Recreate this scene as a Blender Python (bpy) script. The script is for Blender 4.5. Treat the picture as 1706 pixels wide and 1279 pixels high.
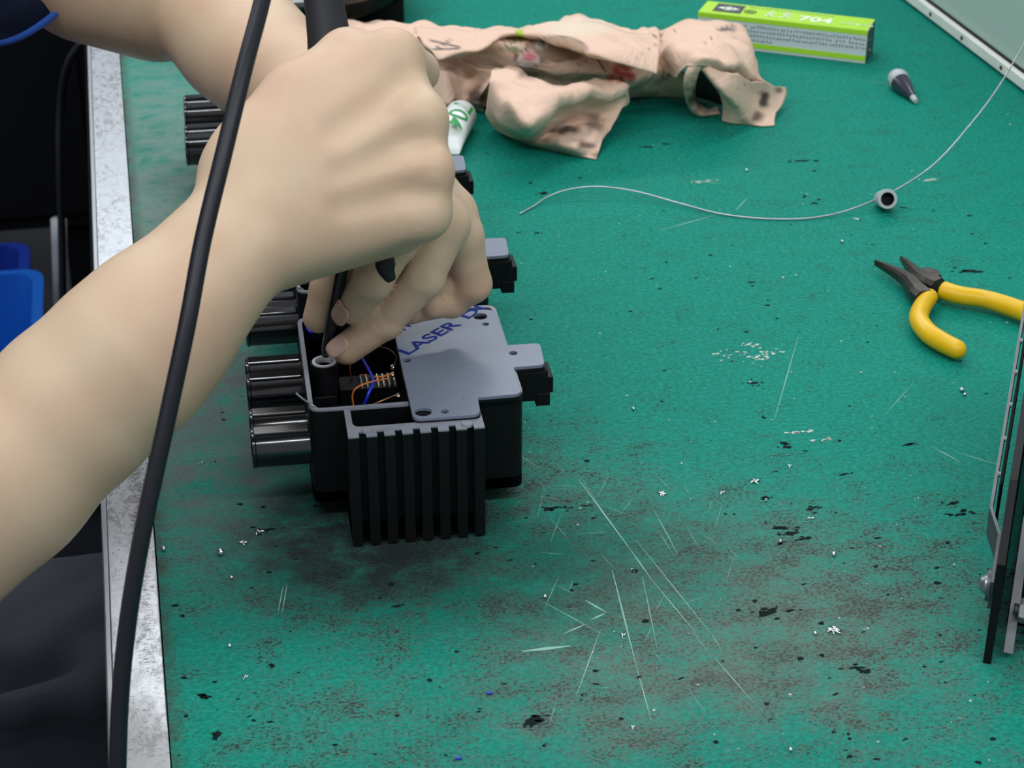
import bpy, bmesh, math, random
import numpy as np
from mathutils import Vector, Matrix
random.seed(7); np.random.seed(7)
for o in list(bpy.data.objects): bpy.data.objects.remove(o)
SC = bpy.context.scene
COL = SC.collection
TZ = 0.75                                   # bench top height

# ------------------------------------------------------------------ camera, world, lamps, exposure
F, W, H = 3340., 1706., 1279.
pit = math.atan(1839.5 / F); yaw = math.atan(746 * math.cos(pit) / F)
fw = np.array([math.sin(yaw) * math.cos(pit), math.cos(yaw) * math.cos(pit), -math.sin(pit)])
rt = np.array([math.cos(yaw), -math.sin(yaw), 0.]); upv = np.cross(rt, fw)
C = np.array([0, 0, TZ]) - fw * 1.1
def ray(u, v): return fw * F + rt * (u - W / 2) + upv * (H / 2 - v)
def P(u, v, z=TZ):                          # photo pixel -> point at height z
    d = ray(u, v); return C + d * (z - C[2]) / d[2]
def Q(u, v, w): return C + ray(u, v) / F * w    # photo pixel -> point at depth w
def pr(p):
    q = np.asarray(p) - C; w = q @ fw
    return W / 2 + F * (q @ rt) / w, H / 2 - F * (q @ upv) / w

cam = bpy.data.cameras.new('camera'); co = bpy.data.objects.new('camera', cam); COL.objects.link(co)
cam.sensor_width = 36; cam.lens = 36 * F / W; cam.clip_start = .02; cam.clip_end = 50
m = Matrix.Identity(4)
for i in range(3):
    m[i][0] = rt[i]; m[i][1] = upv[i]; m[i][2] = -fw[i]; m[i][3] = C[i]
co.matrix_world = m; SC.camera = co
cam.dof.use_dof = True; cam.dof.focus_distance = .98; cam.dof.aperture_fstop = 26

wd = bpy.data.worlds.new('world'); SC.world = wd; wd.use_nodes = True
bg = wd.node_tree.nodes['Background']; bg.inputs[0].default_value = (.86, .93, 1, 1); bg.inputs[1].default_value = .42
def area(name, loc, tgt, sx, sy, e, col=(.93, .97, 1)):
    l = bpy.data.lights.new(name, 'AREA'); l.shape = 'RECTANGLE'; l.size = sx; l.size_y = sy; l.energy = e; l.color = col
    o = bpy.data.objects.new(name, l); COL.objects.link(o); o.location = loc
    o.rotation_euler = (Vector(tgt) - Vector(loc)).to_track_quat('-Z', 'Y').to_euler(); return o
area('tube_light_far', (-.1, 1.75, 2.05), (0, .2, .75), 3.0, .08, 20)
area('fill_light_middle', (-.1, .45, 2.35), (0, .3, .75), 3.0, .08, 16)  # added overhead fill, softens the shadows between the other two
area('tube_light_near', (-.1, -.95, 2.15), (0, 0, .75), 3.0, .08, 22)
SC.view_settings.view_transform = 'Standard'; SC.view_settings.look = 'None'
SC.view_settings.gamma = 1; SC.view_settings.use_curve_mapping = False
SC.view_settings.exposure = 0.0

# ------------------------------------------------------------------ materials
def mat(name, col, rough=.5, metal=0, spec=.5, bump=0, bscale=200, var=0, vscale=30, sss=0, coat=0):
    m = bpy.data.materials.new(name); m.use_nodes = True; nt = m.node_tree; b = nt.nodes['Principled BSDF']
    b.inputs['Base Color'].default_value = (*col, 1); b.inputs['Roughness'].default_value = rough
    b.inputs['Metallic'].default_value = metal; b.inputs['Specular IOR Level'].default_value = spec
    if coat: b.inputs['Coat Weight'].default_value = coat; b.inputs['Coat Roughness'].default_value = .15
    tc = nt.nodes.new('ShaderNodeTexCoord')
    if var:
        n = nt.nodes.new('ShaderNodeTexNoise'); n.inputs['Scale'].default_value = vscale; n.inputs['Detail'].default_value = 5
        r = nt.nodes.new('ShaderNodeMixRGB'); r.inputs[1].default_value = (*[c * (1 - var) for c in col], 1)
        r.inputs[2].default_value = (*[min(1, c * (1 + var)) for c in col], 1)
        nt.links.new(tc.outputs['Object'], n.inputs[0]); nt.links.new(n.outputs[0], r.inputs[0]); nt.links.new(r.outputs[0], b.inputs['Base Color'])
    if bump:
        n2 = nt.nodes.new('ShaderNodeTexNoise'); n2.inputs['Scale'].default_value = bscale; n2.inputs['Detail'].default_value = 4
        bp = nt.nodes.new('ShaderNodeBump'); bp.inputs['Strength'].default_value = bump; bp.inputs['Distance'].default_value = .001
        nt.links.new(tc.outputs['Object'], n2.inputs[0]); nt.links.new(n2.outputs[0], bp.inputs['Height']); nt.links.new(bp.outputs[0], b.inputs['Normal'])
    if sss:
        b.inputs['Subsurface Weight'].default_value = sss; b.inputs['Subsurface Radius'].default_value = (1, .35, .2)
        b.inputs['Subsurface Scale'].default_value = .006
    return m
M = dict(
    black=mat('black_plastic', (.0045, .005, .006), .5, spec=.18, bump=.08, bscale=900),
    gloss=mat('gloss_black_plastic', (.006, .006, .009), .14, spec=.9),
    rim=mat('sheen_grey_rim', (.21, .22, .255), .5, var=.25, vscale=120),  # overhead reflection on the black plastic's upper edges, painted as grey
    plate=mat('filmed_grey_plate', (.175, .20, .26), .36, spec=.35, var=.06, vscale=25),
    blue=mat('blue_print', (.006, .03, .26), .7, spec=.1),
    chrome=mat('bright_metal', (.8, .8, .82), .18, metal=1),
    steel=mat('dull_steel', (.42, .43, .45), .35, metal=1, var=.2, vscale=90),
    hole=mat('dark_hole', (.05, .055, .06), .35, metal=.6),
    shaft=mat('dark_steel_shaft', (.05, .05, .055), .22, metal=.7),
    rubber=mat('black_rubber', (.011, .011, .014), .55, spec=.3, bump=.1, bscale=400),
    cable=mat('black_cable_rubber', (.009, .010, .015), .42, spec=.3),
    wblue=mat('blue_wire', (.01, .03, .6), .35), worange=mat('orange_wire', (.75, .2, .03), .35),
    wbrown=mat('brown_wire', (.22, .06, .03), .4), copper=mat('copper_wire', (.6, .3, .15), .3, metal=.7),
    pin=mat('tinned_pin', (.6, .55, .42), .35, metal=.6), mouth=mat('polished_ring', (.82, .82, .84), .3),
    solder=mat('solder', (.8, .8, .8), .25, metal=1),
    yellow=mat('yellow_grip', (.72, .43, .005), .33, spec=.35, var=.1, vscale=60),
    jaw=mat('browned_steel', (.055, .045, .038), .36, metal=.7, bump=.2, bscale=500, var=.35, vscale=120),
    shirt=mat('navy_shirt', (.006, .012, .045), .8, bump=.3, bscale=900),
    trim=mat('blue_hem', (.02, .09, .42), .6),
    trous=mat('dark_slate_cloth', (.022, .026, .038), .85, bump=.4, bscale=700, var=.2, vscale=12),
    bin=mat('blue_bin_plastic', (.006, .12, .55), .4), bin2=mat('deep_blue_bin_plastic', (.004, .03, .30), .45),
    floor=mat('dark_floor', (.05, .052, .06), .6, var=.3, vscale=5),
    cabinet=mat('black_cabinet', (.004, .0045, .006), .75, spec=.15),
    white=mat('white_tube', (.78, .8, .78), .35), green=mat('green_print', (.02, .32, .07), .5),
    lime=mat('lime_card', (.42, .72, .03), .4), card=mat('white_card', (.62, .66, .68), .45), ink=mat('dark_ink', (.05, .055, .06), .5),
    inkgrey=mat('grey_ink', (.22, .24, .26), .5), wprint=mat('white_print', (.8, .88, .7), .5),
    frost=mat('frosted_plastic', (.42, .45, .46), .35), tip=mat('dark_clear_plastic', (.03, .035, .05), .15),
    panel=mat('grey_green_steel', (.42, .53, .47), .35, var=.06, vscale=6), ledge=mat('pale_edge', (.74, .74, .69), .5, var=.15, vscale=60),
    alu_side=mat('aluminium_side', (.5, .52, .55), .4, metal=1),
    scratch=mat('pale_scratch', (.20, .42, .33), .6), soot=mat('soot', (.004, .012, .011), .8, spec=.1), whitechip=mat('pale_chip', (.5, .55, .48), .6),
    dullbar=mat('dull_grey_bar', (.13, .135, .145), .42, metal=.6, var=.3, vscale=80),
    nail=mat('fingernail', (.56, .36, .29), .3, sss=.2), bone=mat('bluechip', (.01, .05, .4), .4),
)
def skin_mat():
    m = mat('skin', (.6, .41, .28), .52, sss=.15, spec=.3); nt = m.node_tree; b = nt.nodes['Principled BSDF']
    tc = nt.nodes.new('ShaderNodeTexCoord'); n = nt.nodes.new('ShaderNodeTexNoise'); n.inputs['Scale'].default_value = 22; n.inputs['Detail'].default_value = 4
    r = nt.nodes.new('ShaderNodeValToRGB'); e = r.color_ramp.elements
    e[0].position = .34; e[0].color = (.56, .365, .25, 1); e[1].position = .66; e[1].color = (.60, .445, .305, 1)
    n3 = nt.nodes.new('ShaderNodeTexNoise'); n3.inputs['Scale'].default_value = 900
    bp = nt.nodes.new('ShaderNodeBump'); bp.inputs['Strength'].default_value = .12; bp.inputs['Distance'].default_value = .0006
    L = nt.links.new
    L(tc.outputs['Object'], n.inputs[0]); L(n.outputs[0], r.inputs[0]); L(r.outputs[0], b.inputs['Base Color'])
    L(tc.outputs['Object'], n3.inputs[0]); L(n3.outputs[0], bp.inputs['Height']); L(bp.outputs[0], b.inputs['Normal'])
    return m
M['skin'] = skin_mat()

class NT:
    """tiny node helper"""
    def __init__(s, m): s.nt = m.node_tree; s.b = s.nt.nodes['Principled BSDF']
    def L(s, a, b): s.nt.links.new(a, b)
    def tc(s): return s.nt.nodes.new('ShaderNodeTexCoord').outputs['Object']
    def mapping(s, v, sc=(1, 1, 1), loc=(0, 0, 0), rot=(0, 0, 0)):
        n = s.nt.nodes.new('ShaderNodeMapping'); n.inputs['Scale'].default_value = sc; n.inputs['Location'].default_value = loc; n.inputs['Rotation'].default_value = rot
        s.L(v, n.inputs[0]); return n.outputs[0]
    def noise(s, v, scale, detail=4, rough=.55, dist=0):
        n = s.nt.nodes.new('ShaderNodeTexNoise'); n.inputs['Scale'].default_value = scale; n.inputs['Detail'].default_value = detail
        n.inputs['Roughness'].default_value = rough; n.inputs['Distortion'].default_value = dist; s.L(v, n.inputs[0]); return n.outputs[0]
    def ramp(s, v, a, b):
        n = s.nt.nodes.new('ShaderNodeMapRange'); n.interpolation_type = 'SMOOTHSTEP'
        n.inputs['From Min'].default_value = a; n.inputs['From Max'].default_value = b; s.L(v, n.inputs[0]); return n.outputs[0]
    def math(s, op, a, b=None):
        n = s.nt.nodes.new('ShaderNodeMath'); n.operation = op
        for i, x in enumerate((a, b)):
            if x is None: continue
            if isinstance(x, (int, float)): n.inputs[i].default_value = x
            else: s.L(x, n.inputs[i])
        return n.outputs[0]
    def mix(s, f, a, b, mode='MIX'):
        n = s.nt.nodes.new('ShaderNodeMixRGB'); n.blend_type = mode
        for i, x in enumerate((f, a, b)):
            if isinstance(x, (int, float)): n.inputs[i].default_value = x
            elif isinstance(x, tuple): n.inputs[i].default_value = (*x, 1)
            else: s.L(x, n.inputs[i])
        return n.outputs[0]
    def blob(s, v, cx, cy, rx, ry, a=0., b=1., rot=0):      # 1 at centre -> 0 at the ellipse
        mp = s.nt.nodes.new('ShaderNodeMapping'); mp.vector_type = 'TEXTURE'
        mp.inputs['Location'].default_value = (cx, cy, 0); mp.inputs['Rotation'].default_value = (0, 0, rot); mp.inputs['Scale'].default_value = (rx, ry, 1000)
        s.L(v, mp.inputs[0]); ln = s.nt.nodes.new('ShaderNodeVectorMath'); ln.operation = 'LENGTH'; s.L(mp.outputs[0], ln.inputs[0])
        n = s.nt.nodes.new('ShaderNodeMapRange'); n.interpolation_type = 'SMOOTHSTEP'
        n.inputs['From Min'].default_value = 1; n.inputs['From Max'].default_value = a; s.L(ln.outputs['Value'], n.inputs[0]); return n.outputs[0]

def bench_mat():
    m = mat('green_bench_mat', (.01, .22, .16), .42, spec=.2); t = NT(m); v = t.tc(); t.b.inputs['IOR'].default_value = 1.25
    vs = t.mapping(v, (.7, 1, 1), rot=(0, 0, .12))
    big = t.noise(v, 7, 5, .6); med = t.noise(vs, 60, 6, .7); fine = t.noise(vs, 900, 4, .75); fine2 = t.noise(t.mapping(vs, loc=(3, 5, 1)), 760, 4, .7)
    streak = t.noise(t.mapping(v, (.12, 1, 1), rot=(0, 0, .12)), 260, 4, .7)
    base = t.mix(big, (.002, .178, .128), (.003, .235, .168))
    base = t.mix(t.math('MULTIPLY', t.ramp(streak, .5, .8), .45), base, (.004, .14, .105))
    mot = t.ramp(t.noise(t.mapping(v, (.7, 1, 1), loc=(8, 2, 0), rot=(0, 0, .12)), 480, 5, .8), .36, .66)
    base = t.mix(mot, t.mix(.4, base, (.001, .09, .062)), t.mix(.38, base, (.02, .36, .27)))
    # how worn: near and left of the workpieces worn hard, far right hardly
    wn = t.blob(v, -.06, -.16, .22, .22); wn2 = t.blob(v, .03, -.28, .32, .26, .2); wl = t.blob(v, -.17, .17, .09, .50, .2)
    worn = t.math('MAXIMUM', t.math('MAXIMUM', wn, t.math('MULTIPLY', wn2, .85)), t.math('MULTIPLY', wl, .75))
    worn = t.math('ADD', worn, .07)
    w2 = t.math('MULTIPLY', worn, t.ramp(big, .25, .6))
    # grey-brown scuffing
    thr = t.math('ADD', fine, t.math('MULTIPLY', w2, .17)); sc = t.ramp(t.math('ADD', thr, t.math('MULTIPLY', t.math('SUBTRACT', med, .5), .5)), .56, .68)
    c = t.mix(t.math('MULTIPLY', sc, t.math('ADD', t.math('MULTIPLY', worn, .75), .10)), base, (.11, .10, .09))
    thr2 = t.math('ADD', fine2, t.math('MULTIPLY', w2, .13)); dk = t.ramp(t.math('ADD', thr2, t.math('MULTIPLY', t.math('SUBTRACT', med, .5), .6)), .61, .70)
    c = t.mix(t.math('MULTIPLY', dk, .85), c, (.016, .022, .02))
    # pale greyed strip beside the metal edging (reflected sheen painted into the colour, over rubbing)
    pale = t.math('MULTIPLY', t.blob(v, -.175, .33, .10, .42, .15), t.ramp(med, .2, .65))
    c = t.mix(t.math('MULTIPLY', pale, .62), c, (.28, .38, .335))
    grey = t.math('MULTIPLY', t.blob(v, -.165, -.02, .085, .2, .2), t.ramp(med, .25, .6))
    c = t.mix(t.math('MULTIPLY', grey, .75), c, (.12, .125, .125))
    veil = t.math('MULTIPLY', t.blob(v, .03, -.27, .17, .2, 0), t.ramp(big, .35, .6))
    c = t.mix(t.math('MULTIPLY', veil, .38), c, (.17, .20, .165))
    front = t.math('MULTIPLY', t.blob(v, -.045, -.175, .16, .085, .15), t.ramp(med, .05, .5))  # housing's shadow painted into the mat before it, along with grime
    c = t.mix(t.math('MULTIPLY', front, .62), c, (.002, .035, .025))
    # soot and painted-in shade around the feet of the nearest housing
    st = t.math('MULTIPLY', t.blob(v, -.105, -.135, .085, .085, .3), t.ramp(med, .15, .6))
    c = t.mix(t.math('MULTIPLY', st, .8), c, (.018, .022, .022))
    edge = t.math('MULTIPLY', t.ramp(t.math('MULTIPLY', t.nt.nodes.new('ShaderNodeSeparateXYZ').outputs[0], -1), .19, .198), t.ramp(med, .3, .6))
    sx = edge.node.inputs[0].links[0].from_node.inputs[0].links[0].from_node.inputs[0].links[0].from_node; t.L(v, sx.inputs[0])
    c = t.mix(t.math('MULTIPLY', edge, .7), c, (.05, .055, .045))
    t.L(c, t.b.inputs['Base Color'])
    rr = t.nt.nodes.new('ShaderNodeMapRange'); t.L(med, rr.inputs[0]); rr.inputs['To Min'].default_value = .45; rr.inputs['To Max'].default_value = .65; t.L(rr.outputs[0], t.b.inputs['Roughness'])
    bp = t.nt.nodes.new('ShaderNodeBump'); bp.inputs['Strength'].default_value = .35; bp.inputs['Distance'].default_value = .0004
    t.L(t.math('ADD', fine, streak), bp.inputs['Height']); t.L(bp.outputs[0], t.b.inputs['Normal'])
    return m
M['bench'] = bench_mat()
def alu_mat():
    m = mat('scuffed_aluminium', (.8, .82, .86), .34, metal=1); t = NT(m); v = t.tc()
    a = t.noise(t.mapping(v, (1, .45, 1)), 230, 6, .75, .6); b = t.noise(t.mapping(v, (.5, 1.6, 1), rot=(0, 0, .5)), 420, 4, .8, 1.2); g = t.noise(v, 9, 3)
    k = t.math('MULTIPLY', t.ramp(a, .47, .6), t.ramp(g, .35, .55))
    k2 = t.ramp(t.math('ADD', b, t.math('MULTIPLY', t.blob(v, -.205, -.12, .007, .2), .12)), .57, .65)
    c = t.mix(t.math('MULTIPLY', k, .7), (.74, .76, .80), (.25, .25, .26)); c = t.mix(t.math('MULTIPLY', k2, .75), c, (.12, .115, .11))
    t.L(c, t.b.inputs['Base Color'])
    bp = t.nt.nodes.new('ShaderNodeBump'); bp.inputs['Strength'].default_value = .3; bp.inputs['Distance'].default_value = .0005
    t.L(a, bp.inputs['Height']); t.L(bp.outputs[0], t.b.inputs['Normal'])
    rr = t.nt.nodes.new('ShaderNodeMapRange'); t.L(a, rr.inputs[0]); rr.inputs['To Min'].default_value = .25; rr.inputs['To Max'].default_value = .5; t.L(rr.outputs[0], t.b.inputs['Roughness'])
    return m
M['alu'] = alu_mat()
def rag_mat():
    m = mat('printed_pink_cotton', (.7, .45, .36), .85, bump=.25, bscale=1100); t = NT(m)
    a = t.nt.nodes.new('ShaderNodeAttribute'); a.attribute_name = 'Col'; t.L(a.outputs['Color'], t.b.inputs['Base Color'])
    old = t.b.inputs['Normal'].links[0].from_socket; bp = t.nt.nodes.new('ShaderNodeBump'); bp.inputs['Strength'].default_value = .8; bp.inputs['Distance'].default_value = .004
    n = t.noise(t.mapping(t.tc(), (1, .55, 1), rot=(0, 0, .6)), 34, 3, .5, 1.2); t.L(t.math('ABSOLUTE', t.math('SUBTRACT', n, .5)), bp.inputs['Height']); t.L(old, bp.inputs['Normal']); t.L(bp.outputs[0], t.b.inputs['Normal'])
    return m
M['rag'] = rag_mat()

# ------------------------------------------------------------------ object helpers
def obj(name, me, ma=None, parent=None, smooth=False):
    if isinstance(me, bmesh.types.BMesh):
        bm = me; me = bpy.data.meshes.new(name); bmesh.ops.recalc_face_normals(bm, faces=bm.faces); bm.to_mesh(me); bm.free()
    if ma is not None and not me.materials: me.materials.append(ma)
    o = bpy.data.objects.new(name, me); COL.objects.link(o)
    if parent is not None: o.parent = parent
    if smooth: me.polygons.foreach_set('use_smooth', [True] * len(me.polygons))
    return o
def auto(o, deg=35):
    me = o.data; me.polygons.foreach_set('use_smooth', [True] * len(me.polygons))
    bm = bmesh.new(); bm.from_mesh(me)
    for e in bm.edges:
        e.smooth = not (len(e.link_faces) == 2 and e.calc_face_angle(0) > math.radians(deg))
    bm.to_mesh(me); bm.free(); return o
def tag(o, label=None, cat=None, group=None, kind=None):
    if label: o['label'] = label
    if cat: o['category'] = cat
    if group: o['group'] = group
    if kind: o['kind'] = kind
    return o
def thing(name, loc, label, cat, group=None, rz=0):
    o = bpy.data.objects.new(name, None); COL.objects.link(o); o.location = loc; o.rotation_euler = (0, 0, rz); o.empty_display_size = .02
    return tag(o, label, cat, group)
def inv(o, p): return Vector(p) - o.location          # world -> thing space (unrotated things)
def box(bm, a, b, bev=0):
    a = Vector(a); b = Vector(b)
    r = bmesh.ops.create_cube(bm, size=1, matrix=Matrix.Translation((a + b) / 2) @ Matrix.Diagonal((*[abs(x) for x in (b - a)], 1)))
    if bev: bmesh.ops.bevel(bm, geom=list({e for v in r['verts'] for e in v.link_edges}), offset=bev, segments=2, affect='EDGES', profile=.5)
    return bm
def B(a, b, bev=0): return box(bmesh.new(), a, b, bev)
def roundpoly(pts, r, n=4):
    out = []; N = len(pts)
    for i, p in enumerate(pts):
        p = Vector(p[:2]); a = Vector(pts[i - 1][:2]); b = Vector(pts[(i + 1) % N][:2])
        da = (a - p); db = (b - p); rr = r[i] if isinstance(r, (list, tuple)) else r
        rr = min(rr, da.length * .45, db.length * .45); da.normalize(); db.normalize()
        s = p + da * rr; e = p + db * rr
        for k in range(n + 1):
            t = k / n; out.append((1 - t) ** 2 * s + 2 * t * (1 - t) * p + t * t * e)
    return out
def prism(bm, pts, z0, z1):
    lo = [bm.verts.new((p[0], p[1], z0)) for p in pts]; hi = [bm.verts.new((p[0], p[1], z1)) for p in pts]
    bm.faces.new(lo[::-1]); bm.faces.new(hi); n = len(pts)
    for i in range(n): bm.faces.new((lo[i], lo[(i + 1) % n], hi[(i + 1) % n], hi[i]))
    return bm
def ring(bm, outer, inner, z0, z1):
    n = len(outer); V = lambda L, z: [bm.verts.new((p[0], p[1], z)) for p in L]
    a, b, c, d = V(outer, z0), V(outer, z1), V(inner, z1), V(inner, z0)
    for i in range(n):
        j = (i + 1) % n
        for x, y in ((a, b), (b, c), (c, d), (d, a)): bm.faces.new((x[i], x[j], y[j], y[i]))
    return bm
def frame_at(t):
    t = Vector(t).normalized(); a = Vector((0, 0, 1)) if abs(t.z) < .9 else Vector((1, 0, 0))
    x = t.cross(a).normalized(); return x, t.cross(x).normalized()
def catmull(pts, n=8):
    pts = [Vector(p) for p in pts]; ext = [pts[0] * 2 - pts[1]] + pts + [pts[-1] * 2 - pts[-2]]; out = []
    for i in range(1, len(ext) - 2):
        p0, p1, p2, p3 = ext[i - 1:i + 3]
        for k in range(n):
            t = k / n
            out.append(.5 * ((2 * p1) + (p2 - p0) * t + (2 * p0 - 5 * p1 + 4 * p2 - p3) * t * t + (3 * p1 - p0 - 3 * p2 + p3) * t ** 3))
    return out + [pts[-1]]
def tube(bm, pts, r, seg=10, caps=True):
    pts = [Vector(p) for p in pts]; n = len(pts); rs = r if isinstance(r, (list, tuple)) else [r] * n
    x = None; rings = []
    for i, p in enumerate(pts):
        t = (pts[min(i + 1, n - 1)] - pts[max(i - 1, 0)]).normalized()
        if x is None: x, y = frame_at(t)
        else:
            x = (x - t * x.dot(t)).normalized(); y = t.cross(x)
        rings.append([bm.verts.new(p + (x * math.cos(2 * math.pi * k / seg) + y * math.sin(2 * math.pi * k / seg)) * rs[i]) for k in range(seg)])
    for a, b in zip(rings, rings[1:]):
        for k in range(seg): bm.faces.new((a[k], a[(k + 1) % seg], b[(k + 1) % seg], b[k]))
    if caps: bm.faces.new(rings[0][::-1]); bm.faces.new(rings[-1])
    return bm
def lathe(bm, prof, o=(0, 0, 0), axis=(0, 0, 1), seg=32):
    """prof: (r, h) along axis, closed solid if it starts and ends at r = 0"""
    o = Vector(o); t = Vector(axis).normalized(); x, y = frame_at(t); rows = []
    for r, h in prof:
        rows.append([bm.verts.new(o + t * h)] if r == 0 else [bm.verts.new(o + t * h + (x * math.cos(2 * math.pi * k / seg) + y * math.sin(2 * math.pi * k / seg)) * r) for k in range(seg)])
    for a, b in zip(rows, rows[1:]):
        for k in range(seg):
            j = (k + 1) % seg
            if len(a) == 1 and len(b) == 1: continue
            if len(a) == 1: bm.faces.new((a[0], b[j], b[k]))
            elif len(b) == 1: bm.faces.new((a[k], a[j], b[0]))
            else: bm.faces.new((a[k], a[j], b[j], b[k]))
    return bm
def curve2d(name, polys, holes, z0, z1, bev=0):
    """flat plate with round holes"""
    cu = bpy.data.curves.new(name, 'CURVE'); cu.dimensions = '2D'; cu.fill_mode = 'BOTH'; cu.extrude = (z1 - z0) / 2; cu.bevel_depth = bev
    for pl in polys + [[(cx + r * math.cos(2 * math.pi * k / 20), cy + r * math.sin(2 * math.pi * k / 20)) for k in range(20)] for cx, cy, r in holes]:
        s = cu.splines.new('POLY'); s.points.add(len(pl) - 1); s.use_cyclic_u = True
        for q, p in zip(s.points, pl): q.co = (p[0], p[1], 0, 1)
    o = bpy.data.objects.new('tmp', cu); COL.objects.link(o); bpy.context.view_layer.update()
    me = bpy.data.meshes.new_from_object(o); bpy.data.objects.remove(o)
    me.transform(Matrix.Translation((0, 0, (z0 + z1) / 2))); me.materials.clear(); return me
def textmesh(s, size, ex=.00005, sx=1., bold=.0):
    cu = bpy.data.curves.new('t', 'FONT'); cu.body = s; cu.size = size; cu.extrude = ex; cu.offset = bold
    o = bpy.data.objects.new('tmp', cu); COL.objects.link(o); bpy.context.view_layer.update()
    me = bpy.data.meshes.new_from_object(o); bpy.data.objects.remove(o); me.transform(Matrix.Diagonal((sx, 1, 1, 1))); me.materials.clear(); return me
def basis(o, x, y):
    """matrix placing a flat thing with its x and y along given directions"""
    x = Vector(x).normalized(); y = Vector(y); z = x.cross(y).normalized(); y = z.cross(x)
    m = Matrix.Identity(4)
    for i in range(3): m[i][0] = x[i]; m[i][1] = y[i]; m[i][2] = z[i]; m[i][3] = o[i]
    return m

# ------------------------------------------------------------------ room and bench
fl = obj('floor', B((-3, -3, -.05), (4, 5, 0)), M['floor']); tag(fl, kind='structure')
wl = obj('wall_far', B((-3, 4.9, 0), (4, 5, 2.7)), mat('pale_wall', (.5, .53, .55), .7)); tag(wl, kind='structure')
EX = -.198
bench = thing('workbench', (0, 0, 0), 'long workbench with scuffed green top and worn aluminium edging', 'workbench')
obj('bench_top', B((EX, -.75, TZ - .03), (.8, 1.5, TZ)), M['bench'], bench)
bm = bmesh.new(); box(bm, (-.2205, -.75, TZ - .004), (EX - .0006, 1.5, TZ + .0006), .0004)
obj('edging', bm, M['alu'], bench)
bm = bmesh.new(); box(bm, (-.2235, -.75, TZ - .04), (-.2206, 1.5, TZ + .0001), .0008); obj('edging_flange', bm, M['alu_side'], bench)
obj('apron_rail', B((-.205, -.74, TZ - .1), (-.17, 1.49, TZ - .03)), M['cabinet'], bench)
for x in (-.19, .76):
    for y in (-.7, 1.45): obj('leg', B((x - .02, y - .02, 0), (x + .02, y + .02, TZ - .03)), M['cabinet'], bench)
def strip(bm, p, q, w, z=TZ + .00012, taper=.3):
    p = Vector(p); q = Vector(q); d = (q - p).normalized(); n = Vector((-d.y, d.x, 0)) * w / 2; mid = (p + q) / 2
    vs = [bm.verts.new((a.x, a.y, z)) for a in (p - n * taper, mid - n, q - n * taper, q + n * taper, mid + n, p + n * taper)]
    bm.faces.new(vs)
bm = bmesh.new()
for a, b, w in [((965, 800), (1050, 915), .0008), ((1050, 915), (1085, 965), .0006), ((1085, 965), (1160, 1055), .0005), ((1020, 950), (1060, 1110), .0007), ((1060, 1110), (1085, 1200), .0005),
                ((1190, 1095), (1255, 1170), .0005), ((1000, 1050), (960, 1160), .0005), ((975, 1000), (1010, 1020), .0011), ((1008, 1022), (985, 1032), .0011), ((940, 1055), (975, 1040), .0010),
                ((870, 1085), (950, 1076), .0022), ((1100, 384), (1196, 357), .0008), ((1226, 350), (1245, 330), .0007), ((820, 730), (900, 780), .0006), ((1060, 900), (1200, 1075), .0004),
                ((1070, 960), (1095, 1080), .0004), ((1555, 745), (1600, 770), .0008), ((1590, 752), (1665, 775), .0006), ((1330, 560), (1290, 700), .0005), ((900, 1000), (1010, 1060), .0004),
                ((470, 1020), (478, 975), .0005), ((463, 1022), (472, 975), .0005), ((1150, 300), (1200, 306), .0009), ((1475, 690), (1520, 640), .0004), ((1090, 850), (1130, 925), .0004), ((1425, 130), (1530, 150), .0004)]:
    strip(bm, P(*a), P(*b), w)
for i in range(46):
    u = random.uniform(880, 1250); v = random.uniform(780, 1200); a = random.choice([random.gauss(-.95, .15), random.gauss(1.2, .1), random.gauss(-.2, .3)]); l = random.uniform(15, 60)
    strip(bm, P(u, v), P(u + l * math.cos(a) * -1, v + l * math.sin(a)), .00022)
tag(obj('scratch', bm, M['scratch'], bench), kind='stuff')
def flake(bm, p, r, asp=1., rot=0., z=TZ + .0002, h=.0002, n=9):
    pts = []
    for k in range(n):
        a = 2 * math.pi * k / n; q = r * random.uniform(.45, 1.1); x = q * math.cos(a); y = q * math.sin(a) * asp
        pts.append((p[0] + x * math.cos(rot) - y * math.sin(rot), p[1] + x * math.sin(rot) + y * math.cos(rot)))
    prism(bm, pts, z - h, z)
bm = bmesh.new()
for u, v, r, a in [(915, 848, .006, .7), (945, 846, .007, .12), (975, 842, .004, .3), (1275, 830, .004, .9), (1300, 880, .006, .5), (1318, 888, .006, .5), (1300, 905, .003, .6), (1335, 898, .006, .25), (1352, 847, .006, .3),
                   (1305, 738, .004, .8), (1312, 745, .004, .6), (1590, 838, .005, .5), (1600, 857, .006, .35), (1605, 850, .003, 1), (1582, 857, .004, .3), (1430, 1112, .006, .3), (1442, 1118, .004, .7), (890, 1200, .008, .8),
                   (895, 388, .003, .6), (1335, 268, .008, .35), (1360, 268, .004, .5), (1620, 452, .009, .45), (1255, 638, .005, .5), (1515, 740, .006, .4), (340, 1160, .005, .7), (905, 322, .004, 1.2), (1357, 339, .003, 1), (1505, 346, .004, .4),
                   (440, 883, .007, .4), (1405, 790, .005, .3), (1280, 1020, .008, .6), (660, 1010, .004, .5), (1110, 240, .004, .5), (1080, 245, .005, .4), (1250, 470, .003, .5), (360, 1225, .003, 2.)]:
    flake(bm, P(u, v), r * .75, a * .8, rot=random.uniform(-.4, .4), n=14)
    for k in range(4): p = P(u, v); flake(bm, (p[0] + random.gauss(0, r * .7), p[1] + random.gauss(0, r * .3)), r * random.uniform(.1, .3), .5, n=7)
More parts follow.
